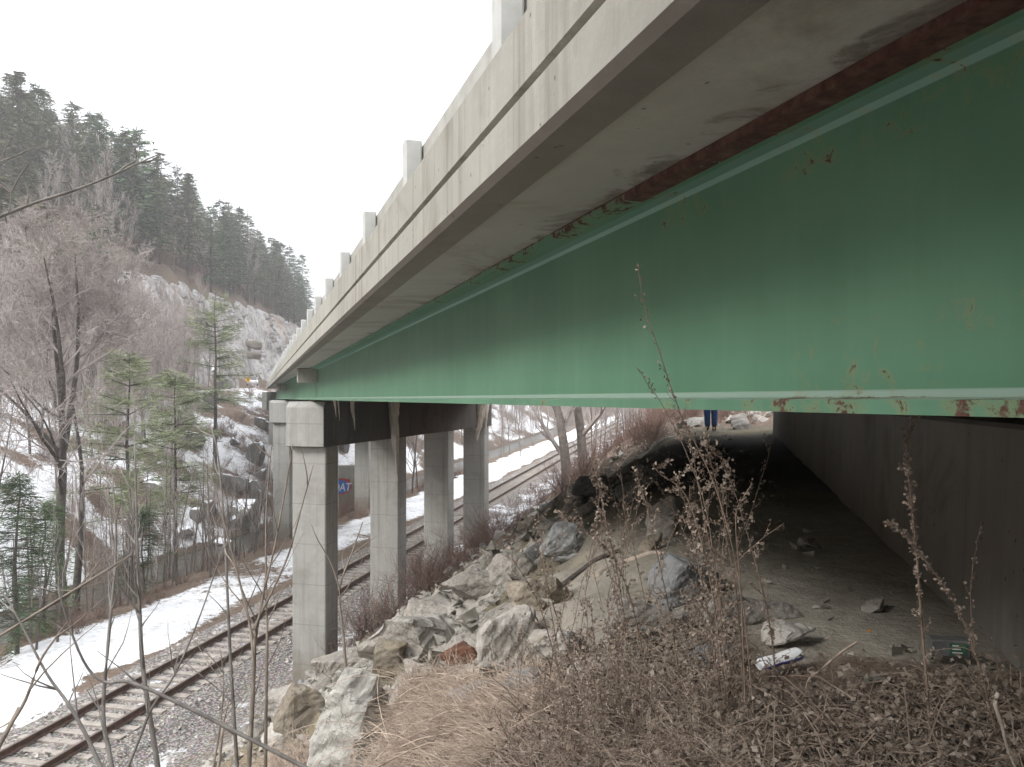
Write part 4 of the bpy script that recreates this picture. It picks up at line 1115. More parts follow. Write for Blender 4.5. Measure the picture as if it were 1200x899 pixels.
# long boughs at the upper left, from a sapling whose trunk stands outside the frame
w = Vector((-5.6, 7.2, 0)); w.z = H(w.x, w.y)
root = empty('bare_sapling', w, 'leaning bare branch with upright twigs reaching in at the upper left', 'sapling')
m = MB(); tp = [w+Vector((0, 0, -.1)), w+Vector((.1, -.1, 2.5)), w+Vector((.15, -.1, 5)), w+Vector((0, 0, 7.3)), w+Vector((-.1, 0, 9.2))]
tp = smooth(tp); m.tube(tp, [.06-.045*i/len(tp) for i in range(len(tp))], 7); m.build('stem', M['stemg'], root, smooth=True)
def bough(pix, Y0, Y1, r, side, name='branch'):
    n = len(pix); q = smooth([px(x, y, Y0+(Y1-Y0)*i/(n-1)) for i, (x, y) in enumerate(pix)])
    tpn = min(tp, key=lambda t: (t-(q[0]-Vector((0, 0, .6)))).length); q = [tpn]+q
    m = MB(); m.tube(q, [r*(1-.8*i/len(q)) for i in range(len(q))], 6)
    for s_ in side:
        e = smooth([px(x, y, Y0+(Y1-Y0)*min(1, max(0, (x-pix[0][0])/(pix[-1][0]-pix[0][0])))) for x, y in s_]); m.tube(e, [r*.5*(1-.6*i/len(e)) for i in range(len(e))], 4)
    m.build(name, M['stemg'], root)
bough([(-30,268),(0,254),(40,238),(90,222),(135,204),(165,190),(186,181)], 7.0, 7.4, .021,
      [[(117,208),(111,192),(107,177)],[(126,206),(124,194),(124,180)],[(108,213),(99,200),(88,183)],[(135,204),(150,193),(160,187),(158,174)],[(84,224),(80,214),(72,214)],[(10,250),(13,226),(0,212)],[(13,226),(24,205),(34,192)],[(12,226),(-4,214)],[(32,241),(33,225),(28,212)],[(6,253),(8,262)],[(165,190),(178,188),(190,180)]])
bough([(-30,206),(0,190),(20,182),(40,172),(56,163)], 6.8, 7.0, .012, [[(0,188),(9,170),(18,156)],[(40,172),(41,165)],[(2,190),(8,178)]])

# weeds
def seed_shape(m, p, d, s, rg):
    a = d.orthogonal().normalized(); a = rot_dir(d, 1.5, rg.uniform(0, 6.28))*s*rg.uniform(.3, .55); t = p+d*s
    mid = p+d*s*.55+rot_dir(d, 1.5, rg.uniform(0, 6.28))*s*.25
    m.add([tuple(p), tuple(mid+a), tuple(t), tuple(mid-a)], [(0, 1, 2), (0, 2, 3)])
def weed_geo(pts, r, rg, shoots, sl, ss, per, start=.25, seeds_on_stem=2.0, droop=.0):
    m1, m2 = MB(), MB(); n = len(pts)
    m1.tube(pts, [r*(1-.7*i/n) for i in range(n)], 5)
    def cluster(p, d, k):
        for _ in range(k):
            seed_shape(m2, p+Vector((rg.gauss(0, ss*.4), rg.gauss(0, ss*.4), rg.gauss(0, ss*.4))), rot_dir(d, rg.uniform(.2, 1.7), rg.uniform(0, 6.28)), ss*rg.uniform(.6, 1.4), rg)
    for k in range(shoots):
        f = start+(1-start)*(k+rg.random())/shoots; i = min(int(f*(n-1)), n-2); p = pts[i].lerp(pts[i+1], f*(n-1)-i)
        d = rot_dir((pts[i+1]-pts[i]).normalized(), rg.uniform(.35, .8), rg.uniform(0, 6.28)); L = sl*rg.uniform(.3, 1)*(1.2-.7*f)
        sp = [p]
        for j in range(4):
            d = (d+Vector((rg.gauss(0, .1), rg.gauss(0, .1), .07-droop))).normalized(); p = p+d*L/4; sp.append(p)
            cluster(p, d, per)
        m1.tube(sp, [r*.4, r*.36, r*.3, r*.25, r*.18], 3)
    for i in range(int(n*start), n-1):
        for _ in range(int(seeds_on_stem)): cluster(pts[i].lerp(pts[i+1], rg.random()), (pts[i+1]-pts[i]).normalized(), 1)
    return m1, m2
def near_weed(pix, Y0, Y1, lab, seed, r=.004, shoots=12, sl=.16, ss=.016, per=2, start=.2, on=2, mats=('weed', 'seed'), droop=0):
    pts = stem3d(pix, Y0, Y1); rg = random.Random(seed)
    root = empty('dry_weed', pts[0], lab, 'dry weed')
    a, b = weed_geo(pts, r, rg, shoots, sl, ss, per, start, on, droop)
    a.build('stem', M[mats[0]], root); b.build('seed_heads', M[mats[1]], root)
WD = [
 ([(747,308),(752,345),(760,375),(772,410),(783,445),(792,470),(800,492),(815,520),(838,570),(858,640),(872,720),(880,800)], 2.7, 2.7, 'tall thin weed rising in front of the green girder', dict(shoots=16, sl=.10, ss=.010, per=1, on=1, start=.35, r=.003)),
 ([(750,435),(760,452),(772,468),(790,500),(808,540),(828,600),(842,700),(850,790)], 2.75, 2.75, 'short thin weed just left of the tall one before the girder edge', dict(shoots=6, sl=.07, ss=.009, per=1, on=1, start=.6, r=.0025)),
 ([(1070,488),(1062,530),(1066,570),(1070,610),(1075,660),(1079,720),(1085,790),(1090,860)], 2.35, 2.3, 'tall upright weed before the dark abutment wall', dict(shoots=26, sl=.05, ss=.0095, per=3, on=9, start=.0, r=.005)),
 ([(1043,612),(1060,628),(1080,652),(1105,685),(1130,730),(1150,790),(1165,850)], 2.35, 2.3, 'weed leaning left, crossing the tall upright weed', dict(shoots=22, sl=.04, ss=.009, per=3, on=9, start=.0, r=.004)),
 ([(806,500),(815,550),(826,610),(840,680),(852,760),(862,830)], 2.8, 2.8, 'dense brown weed with drooping tip at the head of the central clump', dict(shoots=24, sl=.18, ss=.012, per=5, on=6, start=.1, droop=.25)),
 ([(826,520),(838,560),(850,620),(862,690),(868,760),(872,830)], 2.75, 2.8, 'dense brown weed at the right of the central clump', dict(shoots=24, sl=.18, ss=.012, per=5, on=6, start=.1, droop=.22)),
 ([(792,560),(806,600),(818,660),(830,720),(842,800)], 2.85, 2.85, 'dense brown weed at the left of the central clump', dict(shoots=20, sl=.17, ss=.012, per=5, on=6, start=.1, droop=.2)),
 ([(848,545),(862,580),(880,640),(900,720),(910,800)], 2.8, 2.8, 'brown weed leaning left at the right edge of the central clump', dict(shoots=20, sl=.12, ss=.012, per=3, on=4, start=.1, droop=.15)),
 ([(784,540),(770,552),(800,575),(818,620),(834,690),(846,780)], 2.8, 2.8, 'bent weed with a hooked tip left of the central clump', dict(shoots=10, sl=.1, ss=.014, per=1, on=2, start=.2)),
 ([(881,568),(870,585),(862,610),(868,690),(872,790)], 2.7, 2.75, 'single twig like weed pointing right out of the central clump', dict(shoots=6, sl=.06, ss=.010, per=1, on=2, start=.6)),
 ([(697,548),(703,575),(712,620),(725,680),(735,760),(740,830)], 3.3, 3.3, 'pale brown seedy weed before the dark ledge', dict(shoots=18, sl=.13, ss=.012, per=5, on=6, start=.1)),
 ([(660,604),(690,625),(712,645),(735,690),(752,760),(760,830)], 3.4, 3.3, 'seedy weed bent over to the left below the dark ledge', dict(shoots=14, sl=.10, ss=.016, per=2, on=4, start=.3)),
 ([(747,560),(757,590),(768,640),(785,720),(795,790)], 3.1, 3.1, 'slender weed between the seedy weed and the central clump', dict(shoots=12, sl=.08, ss=.013, per=2, on=2, start=.2)),
 ([(625,620),(640,680),(658,740),(680,800),(705,870)], 3.5, 3.3, 'dark thin weed stem reaching up left of the tan rock', dict(shoots=10, sl=.2, ss=.013, per=1, on=1, start=.3)),
 ([(600,655),(628,700),(650,770),(664,830),(668,899)], 3.4, 3.2, 'long dark weed stem before the white tilted slab', dict(shoots=14, sl=.22, ss=.015, per=1, on=1, start=.2)),
 ([(1150,610),(1138,680),(1140,740),(1150,800)], 2.6, 2.5, 'faint red brown weed against the abutment at the right edge', dict(shoots=10, sl=.05, ss=.010, per=1, on=2, start=.0, r=.003)),
]
for i, (pix, y0, y1, lab, kw) in enumerate(WD): near_weed(pix, y0, y1, lab, 40+i, **kw)
# the thicket: copies of eight stalks
LW = 'brown seedy weed stalk in the thicket at lower right'; GW = 'weed stalks in the thicket'
wk = []
for i in range(8):
    rg = random.Random(700+i); p = Vector((0, 0, -.03)); d = Vector((rg.gauss(0, .12), rg.gauss(0, .12), 1)).normalized(); pts = [p]
    for _ in range(9): d = (d+Vector((rg.gauss(0, .07), rg.gauss(0, .07), -.01))).normalized(); p = p+d*.085; pts.append(p)
    a, b = weed_geo(pts, .003, rg, 17, .17, .011, 4, .15, 3, .05)
    root = empty('dry_weed', (0, 0, 0), LW, 'dry weed', GW); a.build('stem', M['weed'], root); b.build('seed_heads', M['seed'], root); wk.append(root)
wkit = Kit(*wk); nw = 0; rt = random.Random(55)
for _ in range(3000):
    if nw >= 165: break
    x = rt.uniform(600, 1215); y = rt.uniform(745, 985)
    if y < 840 and (rt.random() < .8 or x < 700): continue
    if x < 800 and y < 790+(800-x)*.35: continue
    if x > 850 and (y < 860 or rt.random() < .45): continue
    g = hit(x, y, 1.2)
    if g is None or g.y < 1.9 or g.y > 6.5: continue
    tall = rt.uniform(.3, .68)*(1 if rt.random() < .8 else 1.25) if g.y > 2.6 else rt.uniform(.25, .5)
    if x > 850: tall *= .5
    wkit.place(nw, g, rt.uniform(0, 6.28), tall); nw += 1
tk = []
for i in range(5):
    rg = random.Random(760+i); p = Vector((0, 0, -.03)); d = Vector((rg.gauss(0, .15), rg.gauss(0, .15), 1)).normalized(); pts = [p]
    for _ in range(9): d = (d+Vector((rg.gauss(0, .08), rg.gauss(0, .08), -.015))).normalized(); p = p+d*.095; pts.append(p)
    a, b = weed_geo(pts, .0028, rg, 11, .15, .010, 2, .25, 1, .03)
    root = empty('dry_weed', (0, 0, 0), '', 'dry weed', ''); a.build('stem', M['weed'], root); b.build('seed_heads', M['seed'], root); tk.append(root)
tkit = Kit(*tk)
LT = 'tall thin weed stalk growing singly on the rocky bank'; GT = 'single weed stalks on the bank'; k_ = 0
for _ in range(900):
    if k_ >= 26: break
    x = rt.uniform(610, 850); y = rt.uniform(690, 800); g = hit(x, y, 1.2)
    if g is None or g.y > 7.5: continue
    tkit.place(k_, g, rt.uniform(0, 6.28), rt.uniform(.8, 1.25), LT, GT); k_ += 1
print('weeds', nw)
# tangle of dead leaves and stalk litter (uncountable)
mb = MB(); ms = MB(); rt = random.Random(66)
n1 = 0
while n1 < 22000:
    x = rt.uniform(560, 1230); y = rt.uniform(760, 960); 
    if x < 760 and y < 760+(760-x)*.5: continue
    if x > 868 and y < 796+abs(rt.gauss(0, 14)): continue
    Yg = (1.4 if x < 868 else 1.2)/((y-449.5)/F); Yg = Yg*rt.uniform(.86, 1.12 if x < 868 else 1.02); wx = (x-600)/F*Yg
    p_, q_ = ptq(wx, Yg)
    if p_ > 1.15 and Yg > 2.2: continue
    z = H(wx, Yg)+abs(rt.gauss(0, .07))
    p = Vector((wx, Yg, z)); d = Vector((rt.gauss(0, 1), rt.gauss(0, 1), rt.gauss(0, .6))).normalized()
    seed_shape(mb, p, d, rt.uniform(.010, .030), rt); n1 += 1
    if n1 % 13 == 0 and (x < 868 or y > 830):
        d = Vector((rt.gauss(0, 1), rt.gauss(0, 1), rt.gauss(0, .35))).normalized(); L = rt.uniform(.06, .24); q = p+Vector((0, 0, .03))
        ms.tube([q, q+d*L*.5+Vector((0, 0, .03)), q+d*L], [.0022, .002, .0012], 3, cap=False)
tag(mb.build('dead_leaf_litter', M['litter']), kind='stuff'); tag(ms.build('stalk_litter', M['weed']), kind='stuff')
# dead grass
mb = MB(); rt = random.Random(67); k = 0
cents = []
while len(cents) < 520:
    x = rt.uniform(300, 860); y = rt.uniform(770, 950)
    if y < 800+abs(x-500)*.14 or (x < 450 and y < 850) : continue
    if x > 640 and rt.random() < .6: continue
    if 362 < x < 474 and y < 945: continue
    g = hit(x, y, 1.6)
    if g is None or g.y > 9 or g.y < 1.9: continue
    cents.append(g)
for g in cents:
    az0 = rt.uniform(0, 6.28) if rt.random() < .45 else rt.gauss(2.6, 1.0)
    for j in range(34):
        az = az0+rt.gauss(0, .8); L = rt.uniform(.14, .42)*(.7+.07*g.y); p = g+Vector((rt.gauss(0, .1), rt.gauss(0, .1), -.02)); p.z = H(p.x, p.y)-.01
        d = Vector((math.cos(az)*.6, math.sin(az)*.6, rt.uniform(.15, 1.5))).normalized(); pts = [p]
        for _ in range(4): d = (d+Vector((math.cos(az)*.15, math.sin(az)*.15, -.22))).normalized(); p = p+d*L/4; pts.append(p)
        for i in range(1, 5): pts[i].z = max(pts[i].z, H(pts[i].x, pts[i].y)+.008+.01*rt.random()) if i > 2 else pts[i].z
        w = rt.uniform(.0018, .0035); sd = Vector((-math.sin(az), math.cos(az), rt.uniform(-.5, .5))).normalized()
        vs = []
        for i, q in enumerate(pts): ww = w*(1-.2*i); vs += [tuple(q-sd*ww), tuple(q+sd*ww)]
        mb.add(vs, [(2*i, 2*i+1, 2*i+3, 2*i+2) for i in range(4)])
rg_ = random.Random(68)
for g in cents:                                        # long tangled canes among the blades
    if rg_.random() < .4:
        az = rg_.uniform(0, 6.28); L = rg_.uniform(.3, .85)*(.7+.07*g.y); p = g+Vector((rg_.gauss(0, .1), rg_.gauss(0, .1), 0)); p.z = H(p.x, p.y)+rg_.uniform(0, .06)
        d = Vector((math.cos(az), math.sin(az), rg_.uniform(.1, 1.3))).normalized(); pts = [p]
        for _ in range(7): d = (d+Vector((rg_.gauss(0, .1), rg_.gauss(0, .1), -.2))).normalized(); p = p+d*L/7; p.z = max(p.z, H(p.x, p.y)+.02+.05*rg_.random()); pts.append(p)
        mb.tube(pts, [.0013+.0002*g.y]*len(pts), 3, cap=False)
tag(mb.build('dead_grass', M['straw']), kind='stuff')
# fallen sticks and canes
def stick(pix, Y, r, lab, mat, name='stick', lift=0):
    pts = []
    for i, (x, y) in enumerate(pix):
        g = hit(x, y); pts.append(px(x, y, min(Y, g.y-.03) if g else Y))
    pts = smooth(pts); m = MB(); m.tube(pts, [r*(1-.5*i/len(pts)) for i in range(len(pts))], 6)
    o = m.build(name, mat, origin=pts[0], smooth=True); return tag(o, lab, 'stick')
stick([(1170,812),(1166,825),(1174,850),(1180,875),(1192,905)], 2.1, .006, 'bleached crooked stick in the lower right corner', M['stick'])
stick([(1005,752),(985,765),(962,785),(946,800),(944,840),(942,880)], 2.9, .005, 'bent straw coloured cane arching over the litter', M['straw'], 'cane')
stick([(700,676),(725,662),(745,655),(765,648),(778,650)], 9, .035, 'weathered grey branch lying across the ochre bank', M['stick'], 'fallen_branch')
stick([(640,700),(680,670),(700,655),(725,645)], 9, .03, 'dark fallen branch propped on the bank beside the weathered branch', M['bark'], 'fallen_branch')
stick([(600,828),(660,822),(720,826),(790,842),(850,862)], 3.3, .004, 'long arching straw coloured cane across the lower centre', M['straw'], 'cane')
stick([(440,900),(500,872),(560,868),(640,880),(690,886)], 3.2, .004, 'straw coloured cane lying over the dead grass at the bottom', M['straw'], 'cane')

# ------------------------------------------------------------------ icicles
def icicle(pix, Y, lab, w0, sub=()):
    """pix: tip path from top to bottom; a thick root that splits"""
    root = None; m = MB()
    pts = smooth([px(x, y, Y) for x, y in pix], 5); n = len(pts); rg = random.Random(int(pix[0][0]))
    m.tube(pts, [max(.006, w0*(1-(i/(n-1))**1.1)*(1+.12*rg.uniform(-1, 1))) for i in range(n)], 9)
    for q, w in sub:
        q = smooth([px(x, y, Y+.02) for x, y in q], 4); m.tube(q, [max(.005, w*(1-(i/(len(q)-1))**1.3)) for i in range(len(q))], 8)
    o = m.build('icicle', M['ice'], origin=pts[0], smooth=True); return tag(o, lab, 'icicle')
icicle([(462,468),(462,490),(464,515),(465,545),(466,566)], 28.2, 'long tan icicle hanging before the dark pier cap', .20, [([(458,470),(459,495),(460,515),(461,530)], .10)])
icicle([(392,468),(393,478),(394,489)], 23.85, 'short icicle left of the others under the girder edge', .05)
icicle([(396,468),(397,480),(398,493)], 24.0, 'short brownish icicle second from the left under the girder edge', .035)
icicle([(413,468),(413,480),(415,492),(416,505)], 25.0, 'slim mid length icicle between the short ones and the long tan one', .085)
icicle([(564,471),(562,490),(560,505),(559,518)], 38.9, 'broad frozen drip on the head of the last column', .35, [([(556,472),(556,490),(555,505)], .2), ([(570,472),(569,490),(569,510)], .16), ([(552,472),(552,488)], .12)])

# ------------------------------------------------------------------ litter with a shape
g = hit(914, 782); Y = g.y-.06
a, b = px(889, 780, Y-.05), px(938, 765, Y+.02)
root = empty('drink_can', (a+b)/2, 'crushed white drink can with a violet stripe lying in the litter', 'can')
ax = (b-a).normalized(); L = (b-a).length; up = Vector((0, -.3, .95)); up = (up-ax*up.dot(ax)).normalized(); sd = ax.cross(up)
def canp(f, ang, r): return tuple(a+ax*(L*f)+(up*math.cos(ang)*.72+sd*math.sin(ang))*r)
def ring_mb(a0, a1, r, f0=.05, f1=.95, ends=True):
    m = MB(); fs_ = [0, f0, .25, .45, .6, .8, f1, 1]; n = 14 if ends else 6; vs = []
    for k, f in enumerate(fs_):
        rr_ = r*(.8 if k in (0, 7) else 1)*(1-.12*(k == 3)+.04*(k == 5))
        for j in range(n): vs.append(canp(f, a0+(a1-a0)*j/(n if ends else n-1), rr_))
    fcs = []
    for k in range(7):
        for j in range(n if ends else n-1): fcs.append((k*n+j, k*n+(j+1) % n, (k+1)*n+(j+1) % n, (k+1)*n+j))
    m.add(vs, fcs)
    if ends: m.f += [tuple(range(n)), tuple(range(7*n, 8*n))]; m.m += [0, 0]
    return m
rc = 8.5/F*Y
ring_mb(0, 2*math.pi, rc).build('body', M['white'], root, smooth=False)
sgn = 1 if sd.y < 0 else -1
ring_mb(sgn*1.25, sgn*2.35, rc*1.02, ends=False).build('stripe', M['violet'], root)
g = hit(1112, 775); Y = g.y-.04
c = px(1112, 757, Y); root = empty('plastic_package', c, 'grey plastic package with a green label at the foot of the abutment', 'package')
k = Y/F
def pk(x, y, z): return tuple(c+Vector((x*k*math.cos(-.25)-y*k*math.sin(-.25)*-1*0+y*k*.25, y*k*.95-x*k*.25*-1*0+x*k*-.2, z*k)))
mb = MB(); mb.box(pk, (-22,-9,-11), (22,12,9)); mb.build('package_body', M['greypl'], root, bevel=.006)
mb = MB(); mb.box(pk, (-2,-10.2,-7), (17,-9.6,6)); mb.build('label_patch', M['grnlab'], root)
mb = MB()
for i in range(3): mb.box(pk, (1,-10.9,-5+4*i), (12-2*i,-10.5,-3.6+4*i))
mb.build('print_line', M['paper'], root)
for cx, cy, w, lab, mt in [(546,887,16,'white paper scrap lying on the dead grass at the bottom','paper'),(1018,748,7,'small orange dead leaf right of the bent cane','orangeleaf')]:
    g = hit(cx, cy, 1.5); m = MB(); s = w/2/F*g.y; n = 4
    for i in range(n+1):
        for j in range(3): m.v.append((g.x+(i/n*2-1)*s, g.y+(j-1)*s*.5, g.z+.035+s*.3*math.sin(i*2.1+j)))
    for i in range(n):
        for j in range(2): m.f.append((i*3+j, i*3+j+1, i*3+j+4, i*3+j+3)); m.m.append(0)
    o = m.build('paper_scrap', M[mt], origin=g); o.modifiers.new('thick', 'SOLIDIFY').thickness = .003; tag(o, lab, 'litter')

# ------------------------------------------------------------------ person on the berm
def skin_body(chains, rad, rootv=0):
    """one continuous skinned figure from joints"""
    me = bpy.data.meshes.new('body'); names = list(chains[0]); pos = chains[0]; idx = {n: i for i, n in enumerate(names)}
    me.from_pydata([pos[n] for n in names], [(idx[a], idx[b]) for a, b in chains[1]], [])
    o = bpy.data.objects.new('tmp', me); COL.objects.link(o)
    o.modifiers.new('sk', 'SKIN'); o.modifiers.new('ss', 'SUBSURF').levels = 2; o.modifiers['ss'].render_levels = 2
    for n, i in idx.items():
        r = rad[n]; me.skin_vertices[0].data[i].radius = r if isinstance(r, tuple) else (r, r)
    me.skin_vertices[0].data[rootv].use_root = True
    bpy.context.view_layer.update(); dg = bpy.context.evaluated_depsgraph_get()
    m2 = bpy.data.meshes.new_from_object(o.evaluated_get(dg)); bpy.data.objects.remove(o); return m2
def link_mesh(name, me, mat, par):
    me.materials.clear(); me.materials.append(mat); me.polygons.foreach_set('use_smooth', [True]*len(me.polygons))
    o = bpy.data.objects.new(name, me); COL.objects.link(o); o.parent = par; return o
pf = px(833, 511, 20.0); pf.z = H(pf.x, pf.y)
person = empty('person', pf, 'person in blue jeans standing on the berm, upper body hidden by the girder', 'person')
person.rotation_euler = (0, 0, R(-25))
J = {'pelvis':(0,0,.94),'spine':(0,.01,1.15),'chest':(0,.0,1.36),'neck':(0,.0,1.50),'head':(0,-.02,1.60),'crown':(0,-.01,1.72),
 'hl':(.095,0,.90),'kl':(.092,-.02,.50),'al':(.085,.02,.09),'tl':(.11,-.15,.035),'hr':(-.095,0,.90),'kr':(-.085,-.03,.50),'ar':(-.09,.03,.09),'tr':(-.10,-.14,.035),
 'sl':(.18,.0,1.42),'el':(.25,.03,1.14),'wl':(.23,-.08,.90),'fl':(.225,-.11,.81),'sr':(-.18,.0,1.42),'er':(-.25,.03,1.14),'wr':(-.23,-.06,.90),'fr':(-.225,-.09,.81)}
E = [('pelvis','spine'),('spine','chest'),('chest','neck'),('neck','head'),('head','crown'),('pelvis','hl'),('hl','kl'),('kl','al'),('al','tl'),('pelvis','hr'),('hr','kr'),('kr','ar'),('ar','tr'),('chest','sl'),('sl','el'),('el','wl'),('wl','fl'),('chest','sr'),('sr','er'),('er','wr'),('wr','fr')]
RD = {'pelvis':(.15,.11),'spine':(.135,.10),'chest':(.16,.11),'neck':.055,'head':(.078,.095),'crown':(.06,.075),'hl':.085,'kl':.055,'al':.038,'tl':(.04,.025),'hr':.085,'kr':.055,'ar':.038,'tr':(.04,.025),'sl':.06,'el':.043,'wl':.028,'fl':(.022,.038),'sr':.06,'er':.043,'wr':.028,'fr':(.022,.038)}
body = link_mesh('body', skin_body((J, E), RD), M['skin'], person)
for sx in (-1, 1):                                   # five separate fingers to each hand
    mb = MB()
    for k, (dy, L) in enumerate([(-.03,.075),(-.01,.085),(.01,.08),(.028,.062)]):
        x, y, z = sx*.225, -.10+dy, .80; mb.tube([Vector((x, y, z)), Vector((x, y-.006, z-L*.5)), Vector((x-sx*.012, y-.014, z-L))], [.0095,.009,.007], 6)
    x, y, z = sx*.222, -.13, .86; mb.tube([Vector((x, y, z)), Vector((x-sx*.012, y-.035, z-.035)), Vector((x-sx*.016, y-.04, z-.07))], [.012,.011,.009], 6)
    o = mb.build('fingers', M['skin'], None, smooth=True); o.parent = body
Jj = {k: J[k] for k in ('pelvis','hl','kl','al','hr','kr','ar')}; Rj = {'pelvis':(.165,.125),'hl':.115,'kl':.088,'al':.075,'hr':.115,'kr':.088,'ar':.075}
link_mesh('jeans', skin_body((Jj, [('pelvis','hl'),('hl','kl'),('kl','al'),('pelvis','hr'),('hr','kr'),('kr','ar')]), Rj), M['denim'], person)
Jk = {k: J[k] for k in ('pelvis','spine','chest','neck','sl','el','wl','sr','er','wr')}; Jk['pelvis'] = (0,0,.88); Jk['neck'] = (0,0,1.47)
Rk = {'pelvis':(.185,.14),'spine':(.165,.125),'chest':(.18,.13),'neck':.075,'sl':.078,'el':.06,'wl':.045,'sr':.078,'er':.06,'wr':.045}
link_mesh('jacket', skin_body((Jk, [('pelvis','spine'),('spine','chest'),('chest','neck'),('chest','sl'),('sl','el'),('el','wl'),('chest','sr'),('sr','er'),('er','wr')]), Rk), M['jacket'], person)
for s_ in ('l', 'r'):
    Jb = {'a': (J['a'+s_][0], J['a'+s_][1], .17), 'b': J['a'+s_][:2]+(.06,), 'c': J['t'+s_][:2]+(.04,)}
    link_mesh('boot', skin_body((Jb, [('a','b'),('b','c')]), {'a':.058,'b':(.055,.06),'c':(.055,.04)}), M['boot'], person)
bm = bmesh.new(); bmesh.ops.create_uvsphere(bm, u_segments=16, v_segments=10, radius=1)
for v in bm.verts: v.co = Vector((v.co.x*.088, v.co.y*.10+.018, v.co.z*.10+1.685)) if v.co.z > -.35 else Vector((v.co.x*.08, abs(v.co.y)*.09+.03, v.co.z*.10+1.685))
me = bpy.data.meshes.new('hair'); bm.to_mesh(me); bm.free(); link_mesh('hair', me, M['hair'], person)
mb = MB()
for sx in (-1, 1): mb.tube([Vector((sx*.032, -.105, 1.63)), Vector((sx*.032, -.118, 1.63))], [.013, .008], 8)
o = mb.build('eyes', M['black'], None); o.parent = body
mb = MB(); mb.tube([Vector((0, -.10, 1.635)), Vector((0, -.128, 1.60)), Vector((0, -.108, 1.588))], [.009, .015, .012], 8); o = mb.build('nose', M['skin'], None, smooth=True); o.parent = body
mb = MB(); mb.tube([Vector((-.026, -.103, 1.562)), Vector((0, -.112, 1.56)), Vector((.026, -.103, 1.562))], [.004, .008, .004], 6); o = mb.build('mouth', M['gred'], None); o.parent = body
mb = MB()
for sx in (-1, 1): mb.tube([Vector((sx*.082, .0, 1.655)), Vector((sx*.09, .012, 1.63)), Vector((sx*.08, .004, 1.595))], [.012, .017, .009], 8)
o = mb.build('ears', M['skin'], None); o.parent = body

# ------------------------------------------------------------------ car and sign on the far road
cp = px(296, 450, 116); cz = max(-.32, H(cp.x, cp.y)+.02)
cp.z = cz
car = empty('parked_car', cp, 'small white car on the far road under the cliff', 'car'); car.rotation_euler = (0, 0, R(17)); car.scale = (.9, .9, .9)
def carp(sec, x0, x1, name, mat, par=car, bev=0):
    m = MB(); n = len(sec); m.add([(x0, y, z) for y, z in sec]+[(x1, y, z) for y, z in sec], [tuple(range(n)), tuple(range(2*n-1, n-1, -1))]+[(i, (i+1) % n, n+(i+1) % n, n+i) for i in range(n)])
    o = m.build(name, mat, None, bevel=bev); o.parent = par; return o
carp([(-2.1,.35),(2.1,.35),(2.15,.62),(2.0,.86),(1.3,.92),(-1.0,.92),(-2.0,.8),(-2.18,.55)], -.86, .86, 'body', M['white'], bev=.06)
carp([(-1.05,.925),(1.55,.925),(1.05,1.42),(-.35,1.44)], -.74, .74, 'cabin', M['white'], bev=.05)
carp([(-1.085,.98),(-1.075,.96),(-.42,1.40),(-.44,1.42)], -.66, .66, 'windscreen', M['glass'])
for sx in (-1, 1):
    carp([(-.8,.97),(1.25,.97),(.95,1.36),(-.35,1.37)], sx*.742, sx*.752, 'side_window', M['glass'])
    m = MB(); m.tube([Vector((sx*.55-.16, -2.13, .68)), Vector((sx*.55+.16, -2.13, .68))], [.09, .09], 8); o = m.build('headlight', M['lamp'], None); o.parent = car
    for y in (-1.35, 1.3):
        m = MB(); m.tube([Vector((sx*.70, y, .33)), Vector((sx*.89, y, .33))], [.33, .33], 18); o = m.build('wheel', M['tyre'], None); o.parent = car
        m = MB(); m.tube([Vector((sx*.88, y, .33)), Vector((sx*.9, y, .33))], [.19, .19], 12); r_ = m.build('rim', M['galv'], None); r_.parent = o
m = MB(); m.box(lambda a, b, c: (a, b, c), (-.26,-2.20,.46), (.26,-2.185,.57)); o = m.build('number_plate', M['paper'], None); o.parent = car
sp_ = px(290.5, 444.6, 98); sz = H(sp_.x, sp_.y)
sg = empty('warning_sign', (sp_.x, sp_.y, sz), 'yellow diamond warning sign with a black arrow beside the far road', 'sign')
hz = sp_.z-sz
m = MB(); m.box(lambda a, b, c: (a, b, c), (-.03,.012,-.2), (.03,.05,hz+.3)); o = m.build('post', M['galv'], None); o.parent = sg
d = .40; m = MB(); m.add([(0,-.004,hz-d),(d,-.004,hz),(0,-.004,hz+d),(-d,-.004,hz),(0,.008,hz-d),(d,.008,hz),(0,.008,hz+d),(-d,.008,hz)], [(0,1,2,3),(7,6,5,4),(0,4,5,1),(1,5,6,2),(2,6,7,3),(3,7,4,0)]); pl_ = m.build('sign_plate', M['amber'], None); pl_.parent = sg
m = MB(); pts = [(-.03,-.2),(.05,-.2),(.05,-.02),(.12,-.02),(.01,.18),(-.1,-.02),(-.03,-.02)]; m.add([(x, -.009, hz+z) for x, z in pts], [tuple(range(7))]); o = m.build('arrow', M['black'], None); o.parent = pl_

# ------------------------------------------------------------------ haze
hm = bpy.data.materials.new('haze_air'); hm.use_nodes = True; hn = hm.node_tree; hn.nodes.remove(hn.nodes['Principled BSDF'])
pv = hn.nodes.new('ShaderNodeVolumePrincipled'); pv.inputs['Density'].default_value = .0013; pv.inputs['Color'].default_value = (.94, .94, .94, 1); pv.inputs['Anisotropy'].default_value = .2
hn.links.new(pv.outputs[0], hn.nodes['Material Output'].inputs['Volume'])
m = MB(); m.box(lambda a, b, c: (a, b, c), (-900, -500, -14.5), (900, 1100, 150)); o = m.build('haze', hm); tag(o, kind='stuff'); o.visible_shadow = True

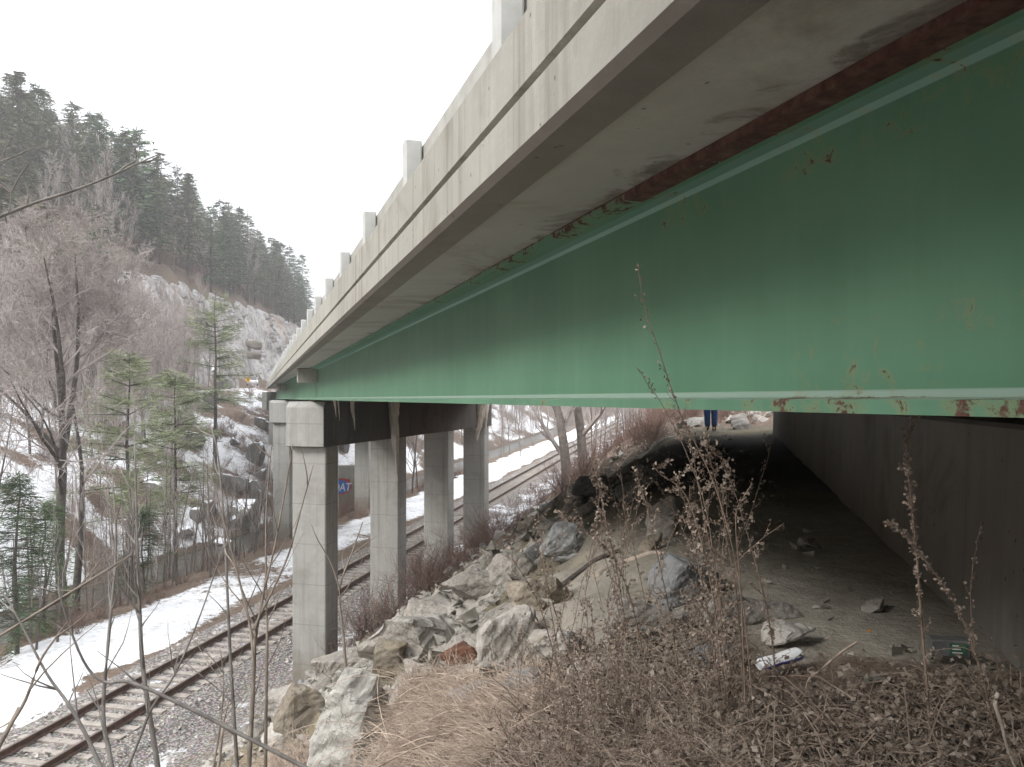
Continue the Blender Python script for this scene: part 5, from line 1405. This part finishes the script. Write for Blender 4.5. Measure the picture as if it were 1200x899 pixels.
# ------------------------------------------------------------------ camera, light
cam = bpy.data.cameras.new('camera'); co = bpy.data.objects.new('camera', cam); COL.objects.link(co)
co.location = (0, 0, 0); co.rotation_euler = (R(90), 0, 0); cam.sensor_width = 36; cam.lens = F/1200*36; cam.clip_end = 3000; cam.clip_start = .05
sc.camera = co
W = bpy.data.worlds.new('World'); sc.world = W; W.use_nodes = True; nt = W.node_tree
sky = nt.nodes.new('ShaderNodeTexSky'); sky.sky_type = 'NISHITA'; sky.sun_disc = False
EL, AZ = R(36), R(240)                                   # sun behind the camera to the left, veiled by cloud
sky.sun_elevation = EL; sky.sun_rotation = AZ; sky.air_density = 1.0; sky.dust_density = 6.0; sky.ozone_density = 1.0
bw = nt.nodes.new('ShaderNodeHueSaturation'); bw.inputs['Saturation'].default_value = .12
nt.links.new(sky.outputs['Color'], bw.inputs['Color'])
cl = nt.nodes.new('ShaderNodeMix'); cl.data_type = 'RGBA'; cl.inputs[0].default_value = .85
tcw = nt.nodes.new('ShaderNodeTexCoord'); sx_ = nt.nodes.new('ShaderNodeSeparateXYZ'); nt.links.new(tcw.outputs['Generated'], sx_.inputs[0])
zz = mathn(nt, 'MAXIMUM', sx_.outputs[2], 0.); lum = mathn(nt, 'MULTIPLY_ADD', zz, 2/3, 1/3)      # overcast: the zenith three times the horizon
cc = nt.nodes.new('ShaderNodeVectorMath'); cc.operation = 'SCALE'; cc.inputs[0].default_value = (16.5, 17.0, 17.8); nt.links.new(lum, cc.inputs['Scale'])
nt.links.new(cc.outputs[0], cl.inputs[7])
nt.links.new(bw.outputs['Color'], cl.inputs[6])
bg = nt.nodes['Background']; nt.links.new(cl.outputs[2], bg.inputs['Color']); bg.inputs['Strength'].default_value = .1
sun = bpy.data.lights.new('sun', 'SUN'); so = bpy.data.objects.new('sun', sun); COL.objects.link(so); sun.energy = 1.5; sun.angle = R(17); sun.color = (1, .98, .94)
dv = Vector((math.sin(AZ)*math.cos(EL), math.cos(AZ)*math.cos(EL), math.sin(EL)))
so.rotation_euler = dv.to_track_quat('Z', 'Y').to_euler(); so.location = (-20, -20, 30)
vs_ = sc.view_settings; vs_.view_transform = 'Standard'; vs_.look = 'None'; vs_.exposure = 1.28; vs_.gamma = 1
